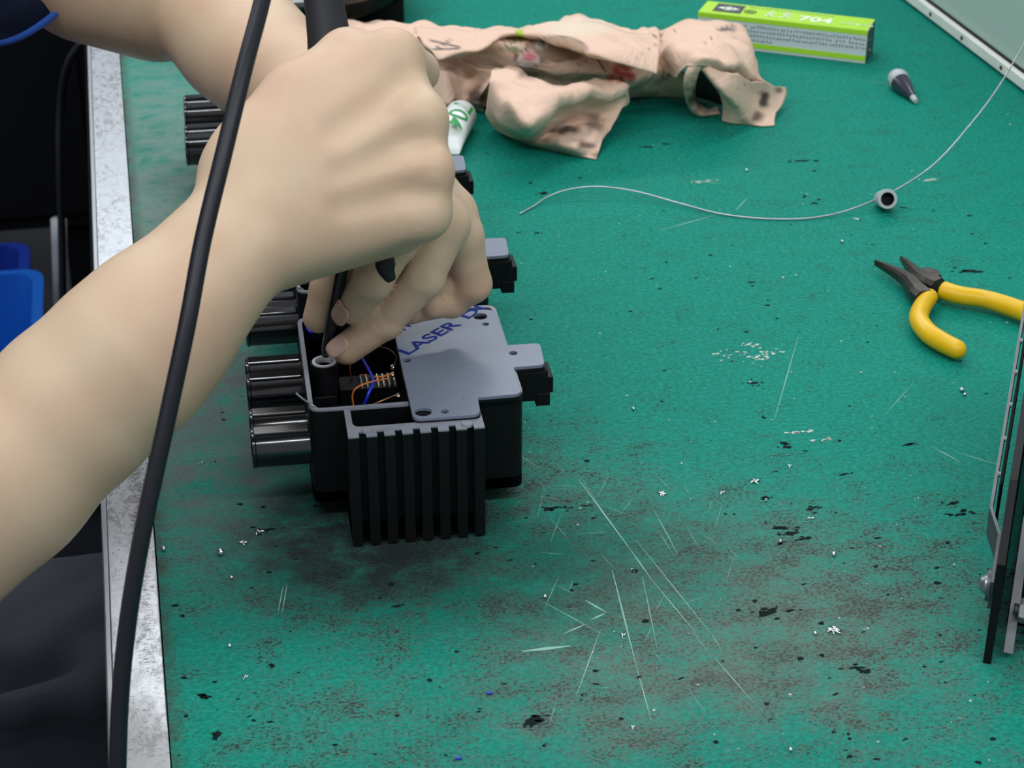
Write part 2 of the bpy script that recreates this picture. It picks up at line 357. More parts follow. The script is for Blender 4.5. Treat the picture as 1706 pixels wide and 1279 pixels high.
for i in range(230):
    u = random.uniform(290, 1690); v = random.uniform(240, 1270)
    flake(bm, P(u, v), random.uniform(.0006, .0022), random.uniform(.3, 1), random.uniform(-.5, .5), n=6)
tag(obj('soot_fleck', bm, M['soot'], bench), kind='stuff')
bm = bmesh.new()
for u, v, r, a in [(1215, 590, .009, .5), (1275, 588, .01, .5), (1265, 597, .007, .4), (1250, 575, .005, .4), (1330, 720, .006, .2), (1370, 733, .008, .12), (1550, 300, .006, .3), (1170, 302, .007, .25)]:
    for k in range(14):
        p = P(u, v); flake(bm, (p[0] + random.gauss(0, r * .6), p[1] + random.gauss(0, r * .6 * a)), random.uniform(.0006, .0018), random.uniform(.3, .8), n=6, z=TZ + .00025)
for i in range(120):
    u = random.uniform(860, 1690); v = random.uniform(180, 1270)
    flake(bm, P(u, v), random.uniform(.0003, .001), random.uniform(.3, 1), random.uniform(-.5, .5), n=5, z=TZ + .00025)
tag(obj('pale_fleck', bm, M['whitechip'], bench), kind='stuff')

# ------------------------------------------------------------------ plastic housings in a row
XL, XR, YB, YF = -.1160, -.0130, -.0240, -.1222
HT = .0612                                    # rim height above the bench
UA = math.radians(2.3); RU = Matrix.Rotation(UA, 3, 'Z')      # the row is turned a little against the bench
def PU(u, v, z): return RU @ (Vector(P(u, v, z)) - Vector((0, 0, TZ)))
def L2(u, v, z=TZ + .0635): p = PU(u, v, z); return (p[0], p[1])
def make_unit():
    root = thing('plastic_housing', (0, 0, TZ), 'x', 'housing')
    bm = bmesh.new()
    out = roundpoly([(XL, YB), (XL, YF), (XR, YF), (XR, YB)], .006); inn = roundpoly([(XL + .0022, YB - .0022), (XL + .0022, YF + .0022), (XR - .0022, YF + .0022), (XR - .0022, YB - .0022)], .0045)
    ring(bm, out, inn, .010, HT - .0006); prism(bm, out, .010, .016)
    auto(obj('case', bm, M['black'], root))
    bm = bmesh.new(); ring(bm, [(p[0], p[1]) for p in out], inn, HT - .0006, HT + .0004); obj('rim', bm, M['rim'], root)
    # finned block in front
    x0, x1, y0 = -.0997, -.0358, -.1448
    bm = bmesh.new(); o2 = [(x0, YF), (x0, y0), (x1, y0), (x1, YF)]; i2 = roundpoly([(x0 + .003, YF - .0005), (x0 + .003, y0 + .005), (x1 - .003, y0 + .005), (x1 - .003, YF - .0005)], [0.0001, .004, .004, .0001])
    ox = roundpoly(o2, .0002)
    ring(bm, ox, i2, .002, HT - .0008); prism(bm, ox, 0, .012); box(bm, (x0, YF, 0), (x1, YB + .002, .010))
    auto(obj('fin_block', bm, M['black'], root))
    bm = bmesh.new(); ring(bm, ox, i2, HT - .0008, HT)
    pitch = (x1 - x0) / 7.6
    for k in range(8):
        fx = x0 + k * pitch; box(bm, (fx, y0 - .0042, HT - .0008), (fx + pitch * .6, y0, HT))
    obj('flange', bm, M['rim'], root)
    fin = None
    for k in range(8):
        fx = x0 + k * pitch
        if fin is None: fin = obj('fin', B((x0, y0 - .0042, .001), (x0 + pitch * .6, y0, HT - .0008), .0004), M['black'], root)
        else:
            f = fin.copy(); COL.objects.link(f); f.location.x = k * pitch
    for u, v in ((612, 717), (778, 707)):
        p = PU(u, v, TZ + HT); auto(obj('rivet', lathe(bmesh.new(), [(0, .0008), (.0024, .0008), (.0028, 0), (.0028, -.0004), (0, -.0004)], (p[0], p[1], HT), seg=16), M['rim'], root))
    # grey cover plate with a tab
    z0, z1 = .0618, .0636
    pl = roundpoly([(-.0682, -.0325), (-.0682, -.1403), (-.0368, -.1406), (-.0360, -.1245), (-.0145, -.1240), (-.0143, -.0972), (.0012, -.0968), (.0026, -.0742), (-.0142, -.0740), (-.0148, -.0330)], [.003, .004, .004, .001, .004, .001, .003, .003, .001, .006])
    holes = [(*L2(705, 686), .0043), (*L2(741, 685), .0021), (*L2(855, 588), .0023), (*L2(809, 540), .0019), (*L2(800, 527), .0038), (*L2(772, 663), .0007), (*L2(678, 600), .0022)]
    obj('cover_plate', curve2d('cover_plate', [pl], holes, z0 + .0002, z1 - .0002, .0002), M['plate'], root)
    for p in (holes[0], holes[4]):
        obj('threaded_insert', ring(bmesh.new(), *[[(p[0] + r * math.cos(a * math.pi / 12), p[1] + r * math.sin(a * math.pi / 12)) for a in range(24)] for r in (.0042, .0030)], z0 - .004, z0 - .0008), M['steel'], root)
    pe = roundpoly([(-.0687, -.0320), (-.0687, -.1408), (-.0363, -.1411), (-.0355, -.1250), (-.0140, -.1245), (-.0138, -.0977), (.0017, -.0973), (.0031, -.0737), (-.0137, -.0735), (-.0143, -.0325)], [.003, .004, .004, .001, .004, .001, .003, .003, .001, .006])
    obj('gasket', curve2d('gasket', [pe], [(h[0], h[1], h[2] * 1.05) for h in holes[:1] + holes[4:5]], z0 - .0014, z0, 0), M['black'], root)
    # latch block under the tab
    bm = bmesh.new(); box(bm, (-.0140, -.0970, .043), (.0032, -.0755, z0 - .0015), .0012); box(bm, (.0026, -.0945, .046), (.0062, -.078, .055), .0006); box(bm, (-.003, -.0975, .0405), (.0042, -.080, .0475), .0006)
    obj('latch', bm, M['black'], root)
    # four cable ports
    first = None
    for y in (-.1076, -.0892, -.0524, -.0350):
        if first is None:
            r = .0095; first = obj('cable_port', lathe(bmesh.new(), [(0, 0), (r, 0), (r, .0265), (r + .0004, .027), (r + .0004, .0282), (r - .0004, .0288), (r - .0022, .0288), (r - .0024, .010), (0, .010)], (XL + .0005, 0, .035), (-1, 0, 0), 40), M['gloss'], root)
            auto(first); rb = obj('port_ridge', B((XL - .0272, -.0038, .0425), (XL, .0034, .0452), .0007), M['gloss'], first); first.location.y = y
        else:
            c = first.copy(); COL.objects.link(c); c.location.y = y; d = rb.copy(); COL.objects.link(d); d.parent = c
    # post with metal mouth
    px, py = L2(540, 603, TZ + .0625)
    post = auto(obj('screw_post', lathe(bmesh.new(), [(0, .012), (.0072, .012), (.0071, .062), (.0068, .0626), (.0050, .0625), (.0050, .050), (0, .050)], (px, py, 0), seg=32), M['black'], root))
    auto(obj('metal_mouth', lathe(bmesh.new(), [(.0060, .0624), (.0059, .0632), (.0046, .0632), (.0043, .0622), (.0043, .060)], (px, py, 0), seg=32), M['mouth'], post))
    # inside: ledge, terminal comb, solder, wires
    zb = .050
    obj('terminal_block', B((-.0985, -.0835, .016), (-.0700, -.0695, zb)), M['black'], root)
    obj('inner_ledge', B((-.1125, -.0968, .03), (-.1010, -.0958, zb + .004)), M['black'], root)
    pn = None
    for k in range(7):
        x = L2(600 + k * 9.2, 628, TZ + .052)[0]
        if pn is None: pn = obj('terminal_pin', B((x, -.0835, zb - .001), (x + .0007, -.0707, zb + .0012)), M['pin'], root); x_0 = x
        else: c = pn.copy(); COL.objects.link(c); c.location.x = x - x_0
    for u, v in ((655, 611), (654, 624), (664, 659)):
        p = PU(u, v, TZ + .056); bm = bmesh.new(); bmesh.ops.create_icosphere(bm, subdivisions=2, radius=.0016, matrix=Matrix.Translation(p) @ Matrix.Diagonal((1, 1.2, .8, 1)))
        obj('solder_joint', bm, M['solder'], root, True)
    def wire(name, px_, r, ma):
        pts = catmull([PU(u, v, TZ + z) for u, v, z in px_], 8); obj(name, tube(bmesh.new(), pts, r, 8), ma, root, True)
    wire('blue_wire', [(588, 570, .050), (604, 598, .056), (621, 632, .060), (614, 655, .058), (604, 680, .050)], .0008, M['wblue'])
    wire('orange_wire', [(590, 681, .049), (587, 660, .056), (594, 646, .060), (618, 636, .061), (650, 630, .056)], .0004, M['worange'])
    wire('brown_wire', [(586, 632, .050), (583, 612, .058), (590, 592, .060), (596, 580, .052)], .0004, M['wbrown'])
    wire('copper_wire', [(606, 680, .052), (635, 668, .058), (664, 656, .056)], .0004, M['copper'])
    wire('red_wire', [(632, 577, .058), (648, 582, .061), (660, 594, .060), (656, 610, .056)], .0003, M['wbrown'])
    wire('orange_wire', [(600, 624, .053), (630, 628, .058), (656, 622, .057)], .0004, M['worange'])
    wire('blue_wire', [(508, 545, .056), (516, 552, .060), (524, 562, .054)], .0007, M['wblue'])
    wire('bare_wire', [(493, 655, .066), (508, 667, .0635), (522, 676, .062), (538, 687, .057)], .0006, M['steel'])
    return root
u1 = make_unit(); u1.rotation_euler.z = -UA
u1['label'] = 'nearest black plastic housing, wires and ringed post exposed, lettered grey cover plate'
def copy_tree(o, parent=None):
    c = o.copy(); COL.objects.link(c)
    if parent is not None: c.parent = parent
    for ch in [x for x in list(bpy.data.objects) if x.parent == o]: copy_tree(ch, c)
    return c
for dx, dy, lab in ((.0070, .1275, 'second black plastic housing from the camera, directly under the pinching hand'),
                    (.0045, .2500, 'third black plastic housing, only its grey tab shows below the white marked tube'),
                    (-.0115, .3880, 'farthest black plastic housing, its ports poking out beyond the right forearm')):
    c = copy_tree(u1); c.location = (dx, dy, TZ); c['label'] = lab
def grp(o): o['group'] = 'black plastic housings in a row on the bench'
for o in list(bpy.data.objects):
    if o.get('category') == 'housing': grp(o)
# printed film lettering on the nearest plate
zt = TZ + .0637
def lettering(s, a, b, up_, name, parent, ma, cap):
    a = Vector(P(*a, zt)); b = Vector(P(*b, zt)); upp = Vector(P(*up_, zt))
    me = textmesh(s, cap / .72, .00003, bold=cap * .028); w = max(v.co.x for v in me.vertices) - min(v.co.x for v in me.vertices)
    me.transform(Matrix.Diagonal(((b - a).length / w, 1, 1, 1))); me.transform(RU.to_4x4() @ basis(a - Vector((0, 0, TZ)), b - a, upp - a)); obj(name, me, ma, parent)
lettering('LASER', (678, 592), (768, 541), (663, 582), 'lettering', u1, M['blue'], .0076)
lettering('DI', (779, 532), (806, 514), (764, 522), 'lettering', u1, M['blue'], .0060)
lettering('NW', (655, 562), (690, 541), (640, 551), 'lettering', u1, M['blue'], .0076)

# ------------------------------------------------------------------ figure: one smooth surface from distance fields
def surface_nets(D, h, org):
    ins = D < 0; nx, ny, nz = D.shape
    s = np.zeros((nx - 1, ny - 1, nz - 1), np.uint8)
    for a in (0, 1):
        for b in (0, 1):
            for c in (0, 1): s += ins[a:nx - 1 + a, b:ny - 1 + b, c:nz - 1 + c]
    act = (s > 0) & (s < 8); idx = np.argwhere(act); n = len(idx)
    acc = np.zeros((n, 3)); cnt = np.zeros(n)
    cr = [(a, b, c) for a in (0, 1) for b in (0, 1) for c in (0, 1)]
    val = {q: D[idx[:, 0] + q[0], idx[:, 1] + q[1], idx[:, 2] + q[2]] for q in cr}
    for q in cr:
        for ax in range(3):
            if q[ax]: continue
            r = list(q); r[ax] = 1; a = val[q]; b = val[tuple(r)]; mk = (a < 0) != (b < 0)
            t = np.where(mk, a / np.where(mk, a - b, 1), 0); p = np.tile(np.array(q, float), (n, 1)); p[:, ax] += t
            acc[mk] += p[mk]; cnt[mk] += 1
    V = (idx + acc / cnt[:, None]) * h + org
    lut = np.full(act.shape, -1, np.int32); lut[act] = np.arange(n); Fs = []
    for ax in range(3):
        o1, o2 = [(1, 2), (2, 0), (0, 1)][ax]
        sl = [slice(1, None)] * 3; sl[ax] = slice(0, None)
        A = ins[tuple(slice(0, D.shape[i] - 1) if i == ax else slice(1, D.shape[i] - 1) for i in range(3))]
        Bq = ins[tuple(slice(1, D.shape[i]) if i == ax else slice(1, D.shape[i] - 1) for i in range(3))]
        e = np.argwhere(A != Bq); fl_ = A[tuple(e.T)]
        for i in range(3):
            if i != ax: e[:, i] += 1
        def g(d1, d2):
            k = e.copy(); k[:, o1] -= d1; k[:, o2] -= d2; return lut[tuple(k.T)]
        q = np.stack([g(0, 0), g(1, 0), g(1, 1), g(0, 1)], 1); q[~fl_] = q[~fl_][:, ::-1]; Fs.append(q)
    Fq = np.concatenate(Fs); return V, Fq[(Fq >= 0).all(1)]
class Field:
    def __init__(s, lo, hi, h):
        s.lo = np.array(lo, float); s.h = h; s.n = np.ceil((np.array(hi) - s.lo) / h).astype(int) + 1
        s.D = np.full(s.n, .05, np.float32)
    def region(s, lo, hi):
        a = np.clip(np.floor((lo - s.lo) / s.h).astype(int), 0, s.n - 1); b = np.clip(np.ceil((hi - s.lo) / s.h).astype(int) + 1, 1, s.n)
        sl = tuple(slice(a[i], max(b[i], a[i] + 1)) for i in range(3))
        g = np.meshgrid(*[s.lo[i] + np.arange(sl[i].start, sl[i].stop) * s.h for i in range(3)], indexing='ij'); return sl, g
    @staticmethod
    def smin(a, b, k):
        if k <= 0: return np.minimum(a, b)
        hh = np.maximum(k - np.abs(a - b), 0) / k; return np.minimum(a, b) - hh * hh * k * .25
    def cone(s, p, q, r1, r2, k=.004, sub=False):
        p = np.array(p, float); q = np.array(q, float); mg = max(r1, r2) + k + .012
        sl, (X, Y, Z) = s.region(np.minimum(p, q) - mg, np.maximum(p, q) + mg); d = q - p; L_ = max(d @ d, 1e-12)
        t = np.clip(((X - p[0]) * d[0] + (Y - p[1]) * d[1] + (Z - p[2]) * d[2]) / L_, 0, 1)
        dd = np.sqrt((X - p[0] - t * d[0]) ** 2 + (Y - p[1] - t * d[1]) ** 2 + (Z - p[2] - t * d[2]) ** 2) - (r1 + (r2 - r1) * t)
        dd = dd.astype(np.float32)
        s.D[sl] = -s.smin(-s.D[sl], dd, k) if sub else s.smin(s.D[sl], dd, k)
    def chain(s, pts, rs, k=.004):
        for i in range(len(pts) - 1): s.cone(pts[i], pts[i + 1], rs[i], rs[i + 1], k)
    def add(s, o, k): s.D = s.smin(s.D, o.D, k)
    def mesh(s, smooth=2):
        V, Fq = surface_nets(s.D, s.h, s.lo)
        for _ in range(smooth):
            A = np.zeros_like(V); c = np.zeros(len(V))
            for i in range(4):
                j = (i + 1) % 4; np.add.at(A, Fq[:, i], V[Fq[:, j]]); np.add.at(A, Fq[:, j], V[Fq[:, i]]); np.add.at(c, Fq[:, i], 1); np.add.at(c, Fq[:, j], 1)
            V = V * .4 + A / c[:, None] * .6
        return V, Fq
def vf_mesh(name, parts):
    vs = []; fs = []; n = 0
    for V, Fq in parts: vs.append(V); fs.append(Fq + n); n += len(V)
    V = np.concatenate(vs); Fq = np.concatenate(fs); me = bpy.data.meshes.new(name)
    me.vertices.add(len(V)); me.vertices.foreach_set('co', V.astype(np.float32).ravel())
    me.loops.add(Fq.size); me.loops.foreach_set('vertex_index', Fq.astype(np.int32).ravel())
    me.polygons.add(len(Fq)); me.polygons.foreach_set('loop_start', np.arange(0, Fq.size, 4, dtype=np.int32)); me.update(calc_edges=True); me.validate()
    return me

HR = .0013
# --- right arm and fist
lo, hi = (-.56, -.28, .70), (-.025, .02, 1.16)
R = Field(lo, hi, .0018)
sh_r = np.array([-.50, -.10, 1.10]); elb = Q(-360, 1140, .87)
def qm(a, b, w1, w2, n=2): return Q(*a, w1)
wr_a = Q(425, 335, .895); wr_b = Q(420, 415, .885)
R.cone(sh_r, elb, .052, .043, .02)
# forearm: two parallel cones give the oval section
R.cone(elb + np.array([.0, .005, .004]), Q(0, 795, .872), .042, .0395, .012)
R.cone(Q(0, 795, .875), Q(125, 675, .878), .0390, .0368, .008)
R.cone(Q(125, 675, .878), Q(250, 552, .880), .0368, .0335, .008)
R.cone(Q(215, 590, .878), wr_a, .0335, .0205, .012)
R.cone(Q(225, 595, .878), wr_b, .0325, .0200, .012)
mcp = [Q(655, 97, .915), Q(692, 200, .906), Q(703, 285, .903), Q(700, 355, .907)]
wri = [Q(440, 300, .905), Q(440, 335, .895), Q(440, 370, .893), Q(445, 410, .895)]
for a, b, r1, r2 in zip(wri, mcp, (.019, .019, .019, .018), (.0125, .0132, .0126, .0120)): R.cone(a, b, r1, r2, .010)
for i in range(3): R.cone((wri[i] + wri[i + 1]) / 2, (mcp[i] + mcp[i + 1]) / 2 + fw * .003, .018, .0105, .010)
R.cone(Q(470, 405, .91), Q(660, 372, .925), .019, .015, .012)       # heel of the hand
R.cone(Q(500, 350, .925), Q(650, 260, .928), .018, .014, .012)      # palm side
R.cone(Q(405, 300, .905), Q(500, 165, .912), .019, .0155, .014)     # thumb root
R.cone(Q(500, 170, .915), Q(580, 100, .925), .0165, .0142, .010)
R.cone(Q(430, 260, .905), Q(620, 130, .920), .018, .013, .016)      # web
R.cone(Q(480, 270, .900), Q(650, 190, .915), .017, .013, .016)
# fingers curled round the far side of the handle
Ff = Field(lo, hi, .0018)
fing = [
    (mcp[0], Q(697, 119, .945), Q(655, 135, .968), Q(610, 140, .962), (.0125, .0102, .0088, .0078)),
    (mcp[1], Q(712, 205, .945), Q(660, 215, .970), Q(610, 215, .962), (.0130, .0102, .0090, .0080)),
    (mcp[2], Q(718, 290, .942), Q(660, 295, .968), Q(612, 290, .960), (.0122, .0098, .0086, .0077)),
    (mcp[3], Q(712, 358, .936), Q(662, 362, .958), Q(622, 357, .954), (.0114, .0086, .0078, .0070))]
for a, b, c, d, r in fing:
    g = Field(np.minimum(np.minimum(a, b), np.minimum(c, d)) - .03, np.maximum(np.maximum(a, b), np.maximum(c, d)) + .03, .0018)
    Ff.chain([a, b, c, d], r, .0012)
R.add(Ff, .006)
Ft = Field(lo, hi, .0018); Ft.chain([Q(580, 100, .927), Q(612, 150, .955), Q(600, 185, .972)], (.0140, .0108, .009), .003); R.add(Ft, .005)
# valleys between the tendons and a crease at the wrist
for i in range(3):
    a = (mcp[i] + mcp[i + 1]) / 2 - fw * .0165; b = (wri[i] * .45 + wri[i + 1] * .45 + (mcp[i] + mcp[i + 1]) / 2 * .1) - fw * .026
    R.cone(a, a * .5 + b * .5 - fw * .002, .0066, .0042, .009, sub=True)
R.cone(Q(552, 86, .893), Q(450, 160, .888), .0012, .0008, .004, sub=True)
for m_ in mcp[1:]: R.cone(m_ - fw * .003, m_ - fw * .003 + rt * .003, .0115, .0105, .006)
partsB = [R.mesh(3)]
# --- left arm and pinching hand
lo, hi = (-.47, -.06, .80), (-.008, .28, 1.18)
Lh = Field(lo, hi, .0016)
sh_l = np.array([-.44, .12, 1.09]); elb_l = Q(262, -28, 1.17)
Lh.cone(sh_l, elb_l, .050, .043, .02)
Lh.cone(Q(150, -55, 1.145), elb_l, .043, .043, .01)
lw = P(612, 238, .893)
Lh.cone(Q(325, -10, 1.165), Q(430, 95, 1.13), .0385, .0335, .004)
Lh.cone(Q(400, 75, 1.14), lw, .0345, .024, .01)
mi, mm, mr, mp = P(703, 335, .893), P(741, 372, .884), P(752, 352, .880), P(768, 398, .868)
for a, r in ((mi, .0118), (mm, .0118), (mr, .0112), (mp, .0105)): Lh.cone(lw + (a - mm) * .25, a, .019, r, .012)
Lh.cone(lw, P(640, 330, .885), .021, .016, .012)
partsB.append(Lh.mesh(2))
G = Field((-.128, -.105, .805), (-.005, .06, .925), .00095)
fingers = dict(
    index=([mi, P(658, 404, .880), P(620, 468, .862), P(590, 512, .845)], (.0118, .0102, .0096, .0086)),
    middle=([mm, P(705, 463, .860), P(641, 534, .838), P(578, 581, .8235)], (.0116, .0100, .0090, .0079)),
    ring=([mr, P(763, 450, .848), P(717, 501, .835), P(684, 514, .833)], (.0112, .0102, .0088, .0080)),
    pinky=([mp, P(787, 472, .8435), P(752, 502, .833), P(720, 507, .836)], (.0108, .0094, .0080, .0072)),
    thumb=([P(640, 330, .885), P(592, 420, .868), P(547, 482, .848), P(531, 529, .834)], (.0150, .0105, .0090, .0078)))
for k, (pts, rs) in fingers.items():
    G.chain(pts, rs, .0006)
    for j in (1, 2): G.cone(pts[j], pts[j] + np.array([0, 0, .0008]), rs[j] * 1.05, rs[j] * 1.0, .002)
Pm = Field(G.lo, (-.005, .06, .925), .00095)
for a, r in ((mi, .0118), (mm, .0118), (mr, .0112), (mp, .0105)): Pm.cone(lw + (a - mm) * .25, a, .019, r, .012)
Pm.cone(lw, P(640, 330, .885), .021, .016, .012)
G.add(Pm, .004)
# creases over the finger joints
for k, j in (('index', 2), ('index', 1), ('middle', 1), ('middle', 2), ('ring', 2)):
    pts, rs = fingers[k]; p = pts[j]; d = (pts[j + 1] - pts[j - 1]); d /= np.linalg.norm(d); n = -fw - d * (-fw @ d); n /= np.linalg.norm(n); s_ = np.cross(d, n)
    for o_ in (-.0040, -.0020, 0, .0022):
        c_ = p + d * o_ + n * rs[j] * 1.05
        G.cone(c_ - s_ * .0040, c_ + s_ * .0040, .0005, .0005, .0014, sub=True)
partsB.append(G.mesh(2))
# --- trunk under the shirt (joins the two arms)
T = Field((-.72, -.26, .5), (-.40, .40, 1.20), .006)
for a, b, r1, r2 in [((-.52, -.06, .62), (-.52, -.04, 1.0), .10, .10), ((-.52, .14, .62), (-.52, .20, 1.0), .10, .10), ((-.52, -.08, 1.08), (-.48, .24, 1.10), .07, .07), ((-.54, .06, .6), (-.54, .08, 1.05), .12, .11)]: T.cone(a, b, r1, r2, .06)
partsB.append(T.mesh(2))
person = thing('person', (-.5, .07, 0), 'seated person in a navy short-sleeved shirt driving a screw with both hands', 'person')
me = vf_mesh('body', partsB); me.transform(Matrix.Translation((.5, -.07, 0))); body = obj('body', me, M['skin'], person, True)
def nail(pts, rs, w=.0052, l=.0060, back=.0015, side=0.):
    tip = pts[-1]; d = pts[-1] - pts[-2]; d /= np.linalg.norm(d); n = -fw * .8 + np.array([0, 0, .6]); n = n - d * (n @ d); n /= np.linalg.norm(n); s_ = np.cross(d, n)
    n = n * math.cos(side) + s_ * math.sin(side); s_ = np.cross(d, n); r = rs[-1]
    bm = bmesh.new(); grid = []
    for i in range(9):
        t = -1 + 2 * i / 8; row = []
        for j in range(9):
            q = -1 + 2 * j / 8; ww = w * math.sqrt(max(0, 1 - abs(t) ** 4 * .75)); a = q * ww / r * 1.05
            p = tip + d * (t * l + back) ; rr = r * (1.0 + .03) if t < .2 else r * 1.03 - max(0, t - .2) ** 2 * .0012
            row.append(bm.verts.new(Vector(p + (n * math.cos(a) + s_ * math.sin(a)) * (rr + .0003)) - person.location))
        grid.append(row)
    for i in range(8):
        for j in range(8): bm.faces.new((grid[i][j], grid[i + 1][j], grid[i + 1][j + 1], grid[i][j + 1]))
    o = obj('fingernail', bm, M['nail'], body, True); s = o.modifiers.new('s', 'SOLIDIFY'); s.thickness = .0008; s.offset = -1
nail(*fingers['index'], side=-.1); nail(*fingers['middle'], w=.0050, side=.15)
# shirt
Sh = Field((-.78, -.32, .54), (-.18, .46, 1.26), .005)
for a, b, r1, r2 in [((-.52, -.06, .60), (-.52, -.05, 1.02), .125, .122), ((-.52, .17, .60), (-.52, .20, 1.02), .125, .122), ((-.53, -.08, 1.09), (-.49, .24, 1.12), .085, .085), ((-.55, .06, .58), (-.55, .08, 1.05), .14, .13)]: Sh.cone(a, b, r1, r2, .06)
Sh.cone(sh_r, sh_r * .52 + elb * .48, .075, .078, .04)
V, Fq = Sh.mesh(2); V = V + np.random.RandomState(2).normal(0, .0003, V.shape)
me = vf_mesh('shirt', [(V, Fq)]); me.transform(Matrix.Translation((.5, -.07, 0))); shirt = obj('shirt', me, M['shirt'], person, True)
# left sleeve: open flared tube with a blue hem
def sleeve(a, b, r0, r1, nb, name):
    a = Vector(a); b = Vector(b); d = (b - a).normalized(); nb = Vector(nb).normalized(); bm = bmesh.new(); rows = []
    for i in range(15):
        t = i / 14; n = d.lerp(nb, t).normalized(); x = Vector(upv); x = (x - n * x.dot(n)).normalized(); y = n.cross(x); row = []
        for k in range(56):
            an = 2 * math.pi * k / 56; r = (r0 + (r1 - r0) * t) * (1 + .02 * math.sin(an * 5 + t * 4) + .015 * math.sin(an * 3 - t * 7))
            row.append(bm.verts.new(a + (b - a) * t + (x * math.cos(an) + y * math.sin(an)) * r - person.location))
        rows.append(row)
    for p_, q_ in zip(rows, rows[1:]):
        for k in range(56): bm.faces.new((p_[k], p_[(k + 1) % 56], q_[(k + 1) % 56], q_[k]))
    hem = [v.co.copy() for v in rows[-1]]; o = obj(name, bm, M['shirt'], person, True); s = o.modifiers.new('s', 'SOLIDIFY'); s.thickness = .0012
    obj('hem_piping', tube(bmesh.new(), hem + [hem[0], hem[1]], .0024, 8, False), M['trim'], o, True)
ax_l = elb_l - sh_l; ax_l /= np.linalg.norm(ax_l)
sleeve(sh_l - ax_l * .02, Q(14, -100, 1.135), .072, .058, ax_l * .65 + fw * .75, 'sleeve')
# trousers
Tr = Field((-.74, -.26, .34), (-.02, .38, .80), .005)
for y in (-.035, .17):
    Tr.cone((-.56, y, .58), (-.10, y + .01, .585), .088, .068, .03)
Tr.cone((-.56, -.03, .58), (-.56, .17, .58), .11, .11, .06)
for i in range(26):
    a = np.array([random.uniform(-.42, -.16), random.choice([-.09, .0, .12]) + random.uniform(-.03, .03), .645]); Tr.cone(a, a + np.array([random.uniform(.04, .12), random.uniform(.03, .09), random.uniform(-.015, .01)]),   .011, .005, .016)
V, Fq = Tr.mesh(2); me = vf_mesh('trousers', [(V, Fq)]); me.transform(Matrix.Translation((.5, -.07, 0))); obj('trousers', me, M['trous'], person, True)
for y in (-.03, .18):
    bm = bmesh.new(); tube(bm, [Vector((-.09, y, .585)) - person.location, Vector((-.085, y, .3)) - person.location, Vector((-.07, y, .08)) - person.location], [.068, .055, .045], 20); obj('trouser_leg', bm, M['trous'], person, True)
    bm = bmesh.new(); box(bm, (-.12 + .5, y - .045 - .07, 0), (.12 + .5, y + .045 - .07, .08), .02); obj('shoe', bm, M['rubber'], person, True)
stool = thing('stool', (-.6, .07, 0), 'black padded stool beneath the seated person', 'stool')
obj('seat', lathe(bmesh.new(), [(0, .40), (.15, .40), (.165, .415), (.165, .45), (.15, .465), (0, .465)]), M['rubber'], stool)
for k in range(4):
    a = k * math.pi / 2 + .6; obj('leg', tube(bmesh.new(), [(math.cos(a) * .12, math.sin(a) * .12, .41), (math.cos(a) * .17, math.sin(a) * .17, 0)], .012, 12), M['steel'], stool, True)

# ------------------------------------------------------------------ power screwdriver and its cord
tipw = Vector(P(542, 592, TZ + .066)); top = Vector(Q(531, -60, .985)); mid = Vector(Q(585, 330, .942))
drv = thing('electric_screwdriver', tipw, 'black electric screwdriver gripped in the fist, its dark bit beside the post', 'screwdriver')
d_ = (top - mid).normalized(); Ld = (top - mid).length
auto(obj('handle', lathe(bmesh.new(), [(0, -.012), (.009, -.012), (.0115, 0), (.0125, .02), (.0125, Ld * .5), (.0105, Ld * .68), (.0098, Ld * .8), (.0098, Ld), (.008, Ld + .01), (0, Ld + .01)], mid - tipw, d_, 32), M['rubber'], drv))
sd = Vector(Q(572, 440, .955)) - tipw
auto(obj('bit_shaft', tube(bmesh.new(), [Vector((0, 0, 0)), sd * .08, sd * .5, sd, sd + (sd.normalized() * .035)], [.0020, .0027, .0029, .0031, .0033], 12), M['shaft'], drv))
nb0 = Vector(Q(640, 418, .925)) - tipw; nb1 = Vector(Q(643, 447, .925)) - tipw; nb2 = Vector(Q(653, 468, .926)) - tipw
auto(obj('trigger_lever', tube(bmesh.new(), catmull([nb0, nb1, nb2], 6), [.0046] * 5 + [.0048, .0044, .004, .0036, .0032, .003, .0026, .0018], 14), M['rubber'], drv))
cp = catmull([Q(455, -90, .80), Q(437, 0, .79), Q(408, 110, .775), Q(374, 250, .765), Q(338, 400, .758), Q(312, 540, .752), Q(280, 690, .750), Q(247, 840, .750), Q(226, 950, .752), Q(210, 1060, .756), Q(200, 1170, .760), Q(196, 1290, .765), Q(196, 1400, .77)], 8)
tag(obj('power_cord', tube(bmesh.new(), cp, .0034, 14), M['cable'], None, True), 'black rubber power cord hanging slack in front of the arm', 'cord')

